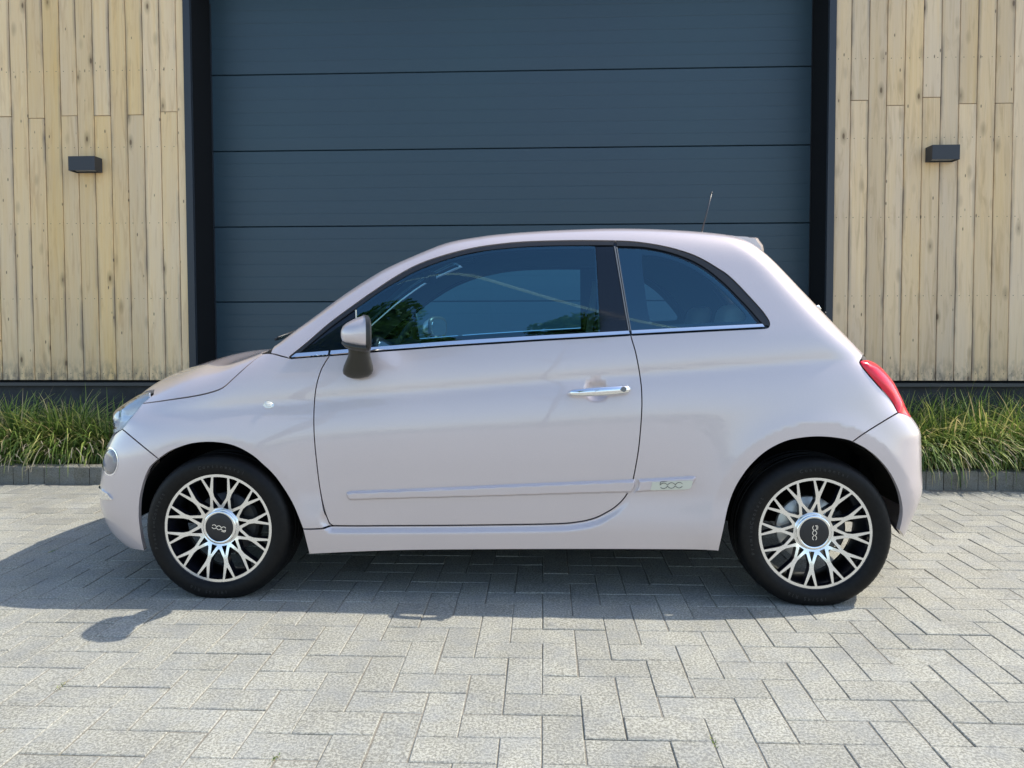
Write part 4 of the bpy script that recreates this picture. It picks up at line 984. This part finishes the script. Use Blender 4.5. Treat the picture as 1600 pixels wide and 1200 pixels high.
# --- wheel housings, floor, cabin ----------------------------------------------
for cx, r, A0, A1 in ((XW[0], .352, -10, 176), (XW[1], .366, 14, 189)):
    for s in (1, -1):
        b = MB(); rg = []
        for t in np.linspace(math.radians(A0), math.radians(A1), 34):
            x, z = cx + r*math.cos(t), ZW + r*math.sin(t); rg.append([(x, s*(.785 if cx > 0 else .765), z), (x, s*.46, z)])
        b.rings(rg, cap=False, closed=False)
        v = [(cx, s*.46, ZW)] + [(cx + r*math.cos(t), s*.459, ZW + r*math.sin(t)) for t in np.linspace(math.radians(A0), math.radians(A1), 34)]
        b.add(v, [(0, i, i+1) for i in range(1, 34)])
        local_box(b, 'wheel_housing', MAT['black'], car, smooth=False)
b = MB(); b.box(-1.05, .48, -.74, .74, .185, .235); b.box(-1.80, -1.10, -.44, .44, .19, .45); b.box(.52, 1.22, -.44, .44, .22, .5); b.box(-1.3, -1.08, -.62, .62, .30, .84) ; b.box(-1.82, -1.76, -.50, .50, .24, .6); b.box(1.14, 1.2, -.55, .55, .30, .55)  # floor, plus unseen boxes added to stop light passing under the body
local_box(b, 'floor_pan_and_blockers', MAT['black'], car)
# exhaust
b = MB(); b.tube([(.75, -.35, .22), (1.32, -.38, .235), (1.405, -.38, .235)], .028, 14); local_box(b, 'exhaust_pipe', MAT['chrome'], car, smooth=True)
# cabin linings
hlP = sym([zfind(-.63,.2)] + [zfind(x, float(he(x))-.01) for x in np.linspace(-.60, .60, 20)] + [zfind(.62,.2)])
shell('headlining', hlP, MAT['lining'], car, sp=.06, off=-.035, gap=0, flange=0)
LN = np.vstack([[hfind(-1.15, 1.0)], hit(DLOTOP[4:]), hit(BELT_Q[1:]), hit(BELT_R[1:])])
top_ = rail_pts(.012)
lining = np.vstack([hit(DLOTOP), hit([(1160,515),(1210,540)]), [xfind(.66,.93)], top_])
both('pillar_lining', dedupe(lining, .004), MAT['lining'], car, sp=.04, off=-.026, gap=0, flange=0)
def smooth_box(x0, x1, y0, y1, z0, z1, name, mat, lvl=2, par=None, tilt=0.):
    b = MB(); b.box(x0, x1, y0, y1, z0, z1)
    if tilt: b.v = [(p[0] + (p[2]-z0)*tilt, p[1], p[2]) for p in b.v]
    o = local_box(b, name, mat, par or car); bevel(o, min(x1-x0, y1-y0, z1-z0)*.42, 5, 20)
    o.data.polygons.foreach_set('use_smooth', [True]*len(o.data.polygons)); return o
smooth_box(-1.20, -.72, -.68, .68, .62, .945, 'dashboard', MAT['dash'])
smooth_box(-.90, -.70, .20, .56, .86, 1.0, 'instrument_cowl', MAT['dash'])
b = MB(); cxs, czs, rr_ = -.80, .905, .175
pts = []
for t in np.linspace(0, 2*math.pi, 40, endpoint=True): pts.append((cxs + rr_*math.sin(t)*.38, .38 + rr_*math.cos(t), czs + rr_*math.sin(t)*.925))
b.tube(pts, .014, 10, False); b.tube([(cxs-.14, .38, czs-.06), (cxs, .38, czs)], [.03, .055], 12); b.tube([(cxs, .22, czs), (cxs, .54, czs)], .012, 8)
local_box(b, 'steering_wheel', MAT['dash'], car, smooth=True)
for s in (1, -1):
    o = smooth_box(-.02, .12, s*.38-.24, s*.38+.24, .45, 1.02, 'front_seat', MAT['fabric_dark'], tilt=.22)
    smooth_box(-.50, .05, s*.38-.25, s*.38+.25, .38, .52, 'front_seat', MAT['fabric_dark'])
    h = smooth_box(.135, .225, s*.38-.12, s*.38+.12, 1.06, 1.23, 'head_restraint', MAT['fabric_dark'], tilt=.15)
    smooth_box(.60, .70, s*.34-.12, s*.34+.12, 1.035, 1.150, 'head_restraint', MAT['fabric_ivory'], tilt=.25)
smooth_box(.45, .68, -.60, .60, .5, .96, 'rear_seat', MAT['fabric_ivory'], tilt=.2)
b = MB(); b.box(.66, 1.05, -.62, .62, .90, .93); local_box(b, 'parcel_shelf', MAT['dash'], car)
# interior mirror and sun visor
smooth_box(-.73, -.70, -.11, .11, 1.26, 1.325, 'interior_mirror', MAT['dash'])
smooth_box(-.66, -.48, .12, .42, 1.355, 1.372, 'sun_visor', MAT['fabric_grey'])
for s in (1, -1):
    b = MB(); b.tube([(.14, s*.60, 1.30), (.10, s*.69, .95)], .022, 8, flat=.25); local_box(b, 'seat_belt', MAT['fabric_grey'], car)

# --- door handle, mirrors, aerial, wipers, spoiler -----------------------------------
b = MB(); rg = []
for i, t in enumerate(np.linspace(0, 1, 17)):
    x = -.067 + (.332-.087)*t + .0015; zc = .8065 + .0155*t; en = math.sin(math.pi*min(1, max(0, t)))**.35 if 0 < t < 1 else 0.05
    rz = .0188*(.6+.4*en) - .003*(1-t); bow = .030*math.sin(math.pi*t)**.5 if 0 < t < 1 else 0; yy = .785 + .006 + bow*.85
    rz *= (1 if 0 < t < 1 else .35); ry = .013 if 0 < t < 1 else .004
    rg.append([(x, yy + ry*math.cos(a)*(1), zc + rz*math.sin(a)) for a in np.linspace(0, 2*math.pi, 18, endpoint=False)])
b.rings(rg); b.box(-.052, -.03, .765, .80, .800, .812); b.box(.13, .165, .765, .80, .812, .830)
hd = local_box(b, 'door_handle', MAT['chrome'], door, smooth=True, recalc=True); autosmooth(hd, 50)
mirror_of(hd, 'door_handle', door_far)
b = MB(); b.tube([(.145, .820, .8235), (.145, .8305, .8235)], [.0105, .0095], 16); lk = local_box(b, 'lock_cylinder', MAT['grey_trim'], door, smooth=False); 

def section(x, y0, y1, z0, z1, n=28, e=2.4):
    cy, cz, ry, rz = (y0+y1)/2, (z0+z1)/2, (y1-y0)/2, (z1-z0)/2; out = []
    for a in np.linspace(0, 2*math.pi, n, endpoint=False):
        c, s = math.cos(a), math.sin(a); out.append((x, cy + ry*abs(c)**(2/e)*(1 if c >= 0 else -1), cz + rz*abs(s)**(2/e)*(1 if s >= 0 else -1)))
    return out
# head: world coordinates; grows from a rounded nose (front) to a flat rim (rear)
L = parent_loc(car)
wm = bpy.data.objects.new('wing_mirror', bpy.data.meshes.new('wing_mirror')); 
def sub(b, sh=True):
    out = []
    for p in b.v:
        w = min(1., max(0., (p[0]+.7465)/.10)) if sh else 0.
        out.append((p[0] + .020*w - .36*w*(p[1]+.199) - L[0], p[1]-L[1], p[2]-L[2]))
    b.v = out; return b
b = MB(); b.rings([section(-.7465,-.12,-.05,1.022,1.050), section(-.744,-.135,-.035,1.010,1.060), section(-.736,-.155,-.02,.997,1.070), section(-.722,-.172,-.005,.985,1.079), section(-.697,-.187,.003,.977,1.090), section(-.672,-.194,.006,.973,1.098,e=2.8), section(-.652,-.197,.007,.971,1.104,e=3.2)])
wm = sub(b).build('wing_mirror', paint, car, True, recalc=True); autosmooth(wm, 60)
b = MB(); b.rings([section(-.6535,-.199,.009,.968,1.1065,e=3.2), section(-.640,-.198,.008,.969,1.104,e=3.2), section(-.634,-.192,.002,.974,1.096,e=3.2)])
rim_ = sub(b).build('mirror_rim', MAT['plastic'], car, True, recalc=True); autosmooth(rim_, 40)
b = MB(); b.rings([section(-.6355,-.183,-.005,.981,1.088,e=3.), section(-.6330,-.180,-.008,.984,1.085,e=3.)]); mg = sub(b).build('mirror_glass', MAT['chrome'], car, False, recalc=True)
def hsec(z, x0, x1, y0, y1, n=24, e=2.2):
    cx, cy, rx, ry = (x0+x1)/2, (y0+y1)/2, (x1-x0)/2, (y1-y0)/2; out = []
    for a in np.linspace(0, 2*math.pi, n, endpoint=False):
        c, s = math.cos(a), math.sin(a); out.append((cx + rx*abs(c)**(2/e)*(1 if c >= 0 else -1), cy + ry*abs(s)**(2/e)*(1 if s >= 0 else -1), z))
    return out
b = MB(); b.rings([hsec(.985,-.732,-.652,-.125,-.035), hsec(.972,-.731,-.652,-.118,-.028), hsec(.953,-.738,-.658,-.098,-.005), hsec(.932,-.754,-.660,-.078,.03), hsec(.912,-.768,-.660,-.058,.05), hsec(.893,-.777,-.661,-.040,.06), hsec(.878,-.777,-.668,-.026,.06), hsec(.867,-.765,-.684,-.012,.06), hsec(.861,-.748,-.705,.0,.05)])
ft = sub(b, False).build('mirror_foot', MAT['mirror_foot'], car, True, recalc=True); autosmooth(ft, 70)
# lower half of the head is bare plastic
b = MB(); b.rings([section(-.737,-.152,-.022,.9935,1.016), section(-.722,-.1735,-.0035,.9825,1.012), section(-.697,-.1885,.0045,.9745,1.008), section(-.672,-.1955,.0075,.9705,1.004), section(-.653,-.1985,.0085,.9685,1.003)])
lo_ = sub(b).build('mirror_lower_shell', MAT['mirror_foot'], car, True, recalc=True); autosmooth(lo_, 60)
wm_far = mirror_of(wm)
for o in (rim_, mg, ft, lo_):
    f_ = mirror_of(o, o.name, wm_far); o.parent = wm
# aerial
b = MB(); b.tube([(.575,.0,1.468), (.60,.0,1.487), (.6105,.0,1.508)], [.020,.012,.0055], 14); b.tube([(.6085,.0,1.505), (.655,.0,1.693)], [.0045,.0028], 10); b.tube([(.654,.0,1.690), (.6565,.0,1.700)], [.004,.0035], 10)
local_box(b, 'roof_aerial', MAT['antenna'], car, smooth=True)
# front wipers
for h0, h1 in ((.10,.60), (-.50,-.02)):
    b = MB(); p0 = zfind(-1.34, h0); pa, pb = zfind(-1.27, h0+.02), zfind(-1.245, h1)
    b.tube([p0+[0,0,.004], p0+[.03,0,.03], pa+[0,0,.018], .5*(pa+pb)+[-.01,0,.030], pb+[-.01,0,.02]], [.012,.009,.007,.006,.004], 8); b.tube([pa+[-.02,0,.012], .5*(pa+pb)+[-.015,0,.02], pb+[-.02,0,.012]], [.006,.008,.006], 6)
    local_box(b, 'windscreen_wiper', MAT['wiper'], car, smooth=True)
b = MB(); p0 = xfind(.0, 1.0); b.tube([p0, p0+[.03,0,.01], xfind(.12,1.06)+[.03,0,0], xfind(.50,1.11)+[.022,0,0]], [.02,.014,.010,.006], 10)
local_box(b, 'rear_wiper', MAT['wiper'], car, smooth=True)
b = MB(); p0 = xfind(.60,1.135); 
b.tube([p0+[-.01,-.03,-.004], p0+[.016,-.03,.002], p0+[.026,-.03,-.010]], [.006,.006,.004], 8); local_box(b, 'washer_nozzle', MAT['chrome'], car, smooth=True)
# roof spoiler over the rear window
rg = []
for h in np.linspace(-.532, .532, 29):
    e_ = max(0., (abs(h)-.36)/.172)**2.2; t0 = zfind(.612, h); t1 = zfind(.66, h); x1 = .757-.045*e_; x2 = .784-.045*e_; zt = 1.4345-.0165*e_
    P_ = lambda x, z: np.array([x, h, z])
    zl = max(t0[2]+.0015, zt)
    rg.append([P_(.612, t0[2]+.001), P_(.635, t0[2]*.55+zt*.45+.002), P_(.68, t0[2]*.25+zt*.75+.0025), P_(.72-.03*e_, zt+.0015), P_(x1-.006, zt), P_(x1+.003, zt-.004), P_(x1+.008, zt-.014), P_(.5*(x1+x2)+.009, zt-.032), P_(x2+.001, 1.376-.012*e_), P_(x2-.004, 1.368-.012*e_), P_(x2-.03, 1.362-.012*e_), P_(.70, 1.365), P_(.64, 1.38)])
b = MB(); b.rings([[tuple(p) for p in r] for r in rg]); sp_ = local_box(b, 'roof_spoiler', paint, car, smooth=True, recalc=True); autosmooth(sp_, 48)
# fuel flap on far side is out of sight; number plates carry nothing readable and face away
# front and rear emblem discs
b = MB(); p = xfind(0, .665, -1); b.tube([p+[.004,0,0], p+[-.008,0,.002]], [.036,.034], 28); local_box(b, 'nose_emblem', MAT['chrome'], car)

# --- wheels --------------------------------------------------------------------
RIM_R = .2125
def wheel_parts(parent, cap_rot, phase, disc):
    # tyre: closed lathe; outer face towards -y
    pr = [(.2145,-.004),(.222,-.010),(.236,-.0145),(.252,-.0155),(.266,-.0125),(.276,-.006),(.2835,.003),(.2875,.013),(.2895,.024)]
    mid = []
    for y in (.048, .085, .105, .142): mid += [(.2905, y-.0045), (.2845, y-.0035), (.2845, y+.0035), (.2905, y+.0045)]
    pr2 = pr + mid + [(r, .180-y) for r, y in pr[::-1][0:]] 
    n = 176; m = len(pr2); v = []; f = []
    for k in range(n):
        a = 2*math.pi*k/n
        for i, (r, y) in enumerate(pr2):
            rr = r
            if r > .2830 and (y < .030 or y > .150) and (k % 2 == 0) and r > .2845: rr = r - .0035
            if i in (5, 6, 7) and k % 2 == 0: rr = r - .0012
            x_, z_ = rr*math.cos(a), rr*math.sin(a)
            if z_ < -.2735: z_ = -.2735
            v.append((x_, y, z_))
    for k in range(n):
        for i in range(m-1): a_, b_ = k*m+i, ((k+1) % n)*m+i; f.append((a_, b_, b_+1, a_+1))
    ty = mesh('tyre', v, [q for q in f], MAT['tyre'], parent, False); autosmooth(ty, 32)
    # rubber lettering on the sidewall
    cu = bpy.data.curves.new('t', 'FONT'); cu.size = .0185; cu.extrude = .0004; tv, tf = [], []
    tmp = bpy.data.objects.new('t', cu); COL.objects.link(tmp)
    for word, mid_a, step in (('Continental', 84, 4.05), ('195/45 R16', 262, 3.6), ('PremiumContact', 172, 3.9)):
        for q, ch in enumerate(word):
            if ch == ' ': continue
            cu.body = ch; cu.align_x = 'CENTER'; bpy.context.view_layer.update(); me_ = tmp.to_mesh(); ang = math.radians(mid_a - (q-(len(word)-1)/2)*step)
            ca, sa = math.cos(ang-math.pi/2), math.sin(ang-math.pi/2); n0 = len(tv)
            for vv in me_.vertices:
                lx, lz = vv.co.x, vv.co.y + .2415; tv.append((lx*ca - lz*sa, -.0152 - (vv.co.z+.0002) - .0004, lx*sa + lz*ca))
            tf += [tuple(i+n0 for i in p.vertices) for p in me_.polygons]; tmp.to_mesh_clear()
    bpy.data.objects.remove(tmp)
    tag(mesh('tyre_lettering', tv, tf, MAT['tyre_text'], parent), kind='stuff')
    # rim face: one plate with windows
    R = RIM_R; pol = lambda r, d: np.array([R*r*math.cos(math.radians(d)), R*r*math.sin(math.radians(d))])
    def rounded(P, rad, n=5):
        out = []; m = len(P)
        for i in range(m):
            a, b_, c = P[i-1], P[i], P[(i+1) % m]; u = (a-b_)/np.linalg.norm(a-b_); w = (c-b_)/np.linalg.norm(c-b_); ang = math.acos(np.clip(u@w, -1, 1)); d = min(rad/math.tan(ang/2), .4*np.linalg.norm(a-b_), .4*np.linalg.norm(c-b_))
            p, q = b_+u*d, b_+w*d
            for t in np.linspace(0, 1, n): out.append((1-t)**2*p + 2*t*(1-t)*b_ + t*t*q)
        return np.array(out)
    holes = []
    for s in range(12):
        c = s*30.+phase
        g = c+15
        arc_ = [pol(.952, g+t) for t in (7.9, 3.9, 0, -3.9, -7.9)]
        holes.append(rounded([*arc_, pol(.67, g-11.5), pol(.58, g-11.3), pol(.415, g-1.9), pol(.415, g+1.9), pol(.58, g+11.3), pol(.67, g+11.5)], .0035))
        holes.append(rounded([pol(.954, c+4.9), pol(.957, c), pol(.954, c-4.9), pol(.735, c)], .0025))
        holes.append(rounded([pol(.360, c+8.3), pol(.360, c-8.3), pol(.540, c)], .0018))
    outer = np.array([pol(1.0, d) for d in np.arange(0, 360, 2.5)]); inner = np.array([pol(.27, d) for d in np.arange(0, 360, 9)])
    V = []; E = []
    for H in [outer, inner]+holes:
        n0 = len(V); V += [tuple(p) for p in H]; E += [(n0+i, n0+(i+1) % len(H)) for i in range(len(H))]
    gp = []
    for rr_ in (.31,.34,.41,.47,.53,.60,.67,.73,.80,.87,.975):
        for d in np.arange(0, 360, 5 if rr_ > .4 else 7): gp.append(pol(rr_, d+rr_*40))
    gp = np.array(gp)
    for H in [outer, inner]+holes: gp = gp[dist(gp, H) > .0026]
    for H in holes: gp = gp[~pip(gp, H)]
    V += [tuple(p) for p in gp]
    r_ = delaunay_2d_cdt([Vector(p) for p in V], E, [], 0, 1e-8); v2 = np.array([tuple(p) for p in r_[0]]); tri = np.array([t for t in r_[2] if len(t) == 3]); c = v2[tri].mean(1)
    ok = pip(c, outer) & ~pip(c, inner)
    for H in holes: ok &= ~pip(c, H)
    tri = tri[ok]
    rr_ = np.hypot(v2[:, 0], v2[:, 1])/R; yf = .0015 + .020*np.clip((.80-rr_)/.5, 0, 1)**2 + .004*np.clip((.97-rr_)/.3, 0, 1)
    for t in tri:
        q = v2[t]
        if (q[1][0]-q[0][0])*(q[2][1]-q[0][1])-(q[1][1]-q[0][1])*(q[2][0]-q[0][0]) < 0: t[1], t[2] = t[2], t[1]
    F1 = [(x, y, z) for (x, z), y in zip(v2, yf)]
    # normals facing -y: counter-clockwise in (x, z) as seen from -y
    me_faces = [tuple(t) for t in tri]
    ed = {}
    for t in me_faces:
        for q in ((t[0], t[1]), (t[1], t[2]), (t[2], t[0])):
            kq = (min(q), max(q)); ed[kq] = None if kq in ed else q
    bd = [q for q in ed.values() if q is not None]
    face = mesh('rim', F1, me_faces, MAT['rim_face'], parent, True)
    sv, sf, ix = [], [], {}
    for q in bd:
        for i in q:
            if i not in ix:
                x, y, z = F1[i]; k_ = 1.0; ix[i] = len(sv); sv += [(x, y+.0004, z), (x*k_, y+.030, z*k_)]
        i, j = ix[q[0]], ix[q[1]]; sf.append((j, i, i+1, j+1))
    mesh('spoke_sides', sv, sf, MAT['rim_dark'], parent)
    # back plate of the spokes, slightly narrower
    b = MB(); b.lathe_y([(.2135,.0015),(.2145,-.002),(.2155,.001),(.2145,.006),(.2075,.010),(.2045,.022),(.200,.030),(.196,.090),(.200,.150),(.212,.172)], 96); b.build('rim_barrel', MAT['rim_dark'], parent, True)
    b = MB(); b.lathe_y([(.0,.020),(.052,.020),(.056,.026),(.060,.055),(.060,.12)], 48); b.build('hub', MAT['rim_dark'], parent, True)
    # centre cap
    cap = empty('x', (0, 0, 0)); bpy.data.objects.remove(cap)
    b = MB(); b.lathe_y([(.0555,.0135),(.0595,.0115),(.0650,.0130),(.0670,.0165),(.0668,.026)], 64); b.build('cap_ring', MAT['chrome'], parent, True)
    b = MB(); b.lathe_y([(0.0005,.0105),(.030,.0108),(.050,.0122),(.0562,.0145),(.0575,.019)], 64); b.build('centre_cap', MAT['cap'], parent, True)
    em = logo(.058, .0028, .0012)
    ca, sa = math.cos(cap_rot), math.sin(cap_rot); em.v = [(p[0]*ca-p[1]*sa, .0103-p[2], p[0]*sa+p[1]*ca) for p in em.v]
    em.build('cap_emblem', MAT['chrome'], parent, recalc=True)
    # brake: disc and caliper
    b = MB(); b.lathe_y([(.06,.075),(.122,.075),(.124,.078),(.124,.092),(.122,.095),(.06,.095)], 64); b.build('brake_disc', disc, parent, True)
    b = MB(); rg = []
    for t in np.linspace(math.radians(-28), math.radians(34), 9): rg.append([(r*math.cos(t), y, r*math.sin(t)) for r, y in ((.090,.055),(.128,.055),(.138,.066),(.138,.105),(.128,.115),(.090,.115))])
    b.rings(rg); b.build('brake_caliper', MAT['cast'], parent, recalc=True)
def ribbon(pts, w, th):
    """flat stroke in the xz-plane as (x, z, height)"""
    p = np.array(pts, float); t = np.gradient(p, axis=0); t /= np.maximum(np.linalg.norm(t, axis=1), 1e-9)[:, None]; n = np.stack([-t[:, 1], t[:, 0]], -1)
    ww = np.full(len(p), w/2); ww[0] *= .4; ww[-1] *= .4
    b = MB(); rg = []
    for q, m, k_ in zip(p, n, ww): a, c = q+m*k_, q-m*k_; rg.append([(a[0], a[1], 0), (a[0], a[1], th), (c[0], c[1], th), (c[0], c[1], 0)])
    b.rings(rg); return b
def logo(width, w, th):
    """three linked rounded digits, open at the right end, flag on the first"""
    out = MB(); u = width/3.; hh = u*.40
    def add(p): r = ribbon(p, w, th); out.add(r.v, r.f)
    x0 = -width/2
    topc, botc = [], []
    for i in range(3):
        cx = x0 + u*(i+.5)
        for t in np.linspace(0, 1, 15):
            topc.append((cx + u*(t-.5)*1.0, hh*math.sin(math.pi*t)**.62 if 0 < t < 1 else .0)); botc.append((cx + u*(t-.5), -hh*math.sin(math.pi*t)**.62 if 0 < t < 1 else -.0))
    # pinch between digits, ends left open
    tp = [(x, max(z, .16*hh)) for x, z in topc]; bt = [(x, min(z, -.16*hh)) for x, z in botc]
    add(tp[1:-1]); add(bt[1:-1])
    add([(x0+.03*u, hh*.25), (x0+.05*u, hh*.8), (x0+.10*u, hh*1.38), (x0+.14*u, hh*1.46), (x0+.45*u, hh*1.52), (x0+.95*u, hh*1.42)])
    return out
for phase, xc, rot, disc in ((11.5, XW[0]+XO, math.radians(168), MAT['brake_dull']), (25.6, XW[1]+XO, math.radians(-90), MAT['brake'])):
    hubm = MB(); hubm.tube([(0, .03, 0), (0, .25, 0)], .035, 16)
    w = hubm.build('wheel', MAT['rim_dark'], car); w.location = Vector((xc, 0.0, ZW)) - Vector(parent_loc(car)); 
    wheel_parts(w, rot, phase, disc)
    far = bpy.data.objects.new('wheel', w.data); COL.objects.link(far); far.parent = car
    far.location = Vector((xc, 2*YC, ZW)) - Vector(parent_loc(car)); far.rotation_euler = (0, 0, math.pi)
    for ch in list(w.children):
        c_ = ch.copy(); COL.objects.link(c_); c_.parent = far
# 500 lettering on the side badges
for s, par in ((1, bd_[0]), (-1, bd_[1])):
    lg = logo(.0865, .0017, .0012); c0 = hit([(1048,757.2)])[0]; ax = hit([(1075,756.1)])[0]-c0; sl_ = ax[2]/ax[0]
    pts = []
    for p in lg.v:
        x = c0[0] + p[0]; z = c0[2] + p[1]*.92 + p[0]*sl_; pts.append((x, 0, z, p[2]))
    hs_ = []
    b = MB(); vv = []
    for x, _, z, t in pts:
        q = hfind(x, z); vv.append((x + XO, YC - s*(q[1] + .0139 + t), z))
    Lb = parent_loc(par); b.add([(p[0]-Lb[0], p[1]-Lb[1], p[2]-Lb[2]) for p in vv], lg.f); b.build('badge_lettering', MAT['ink'], par, recalc=True)
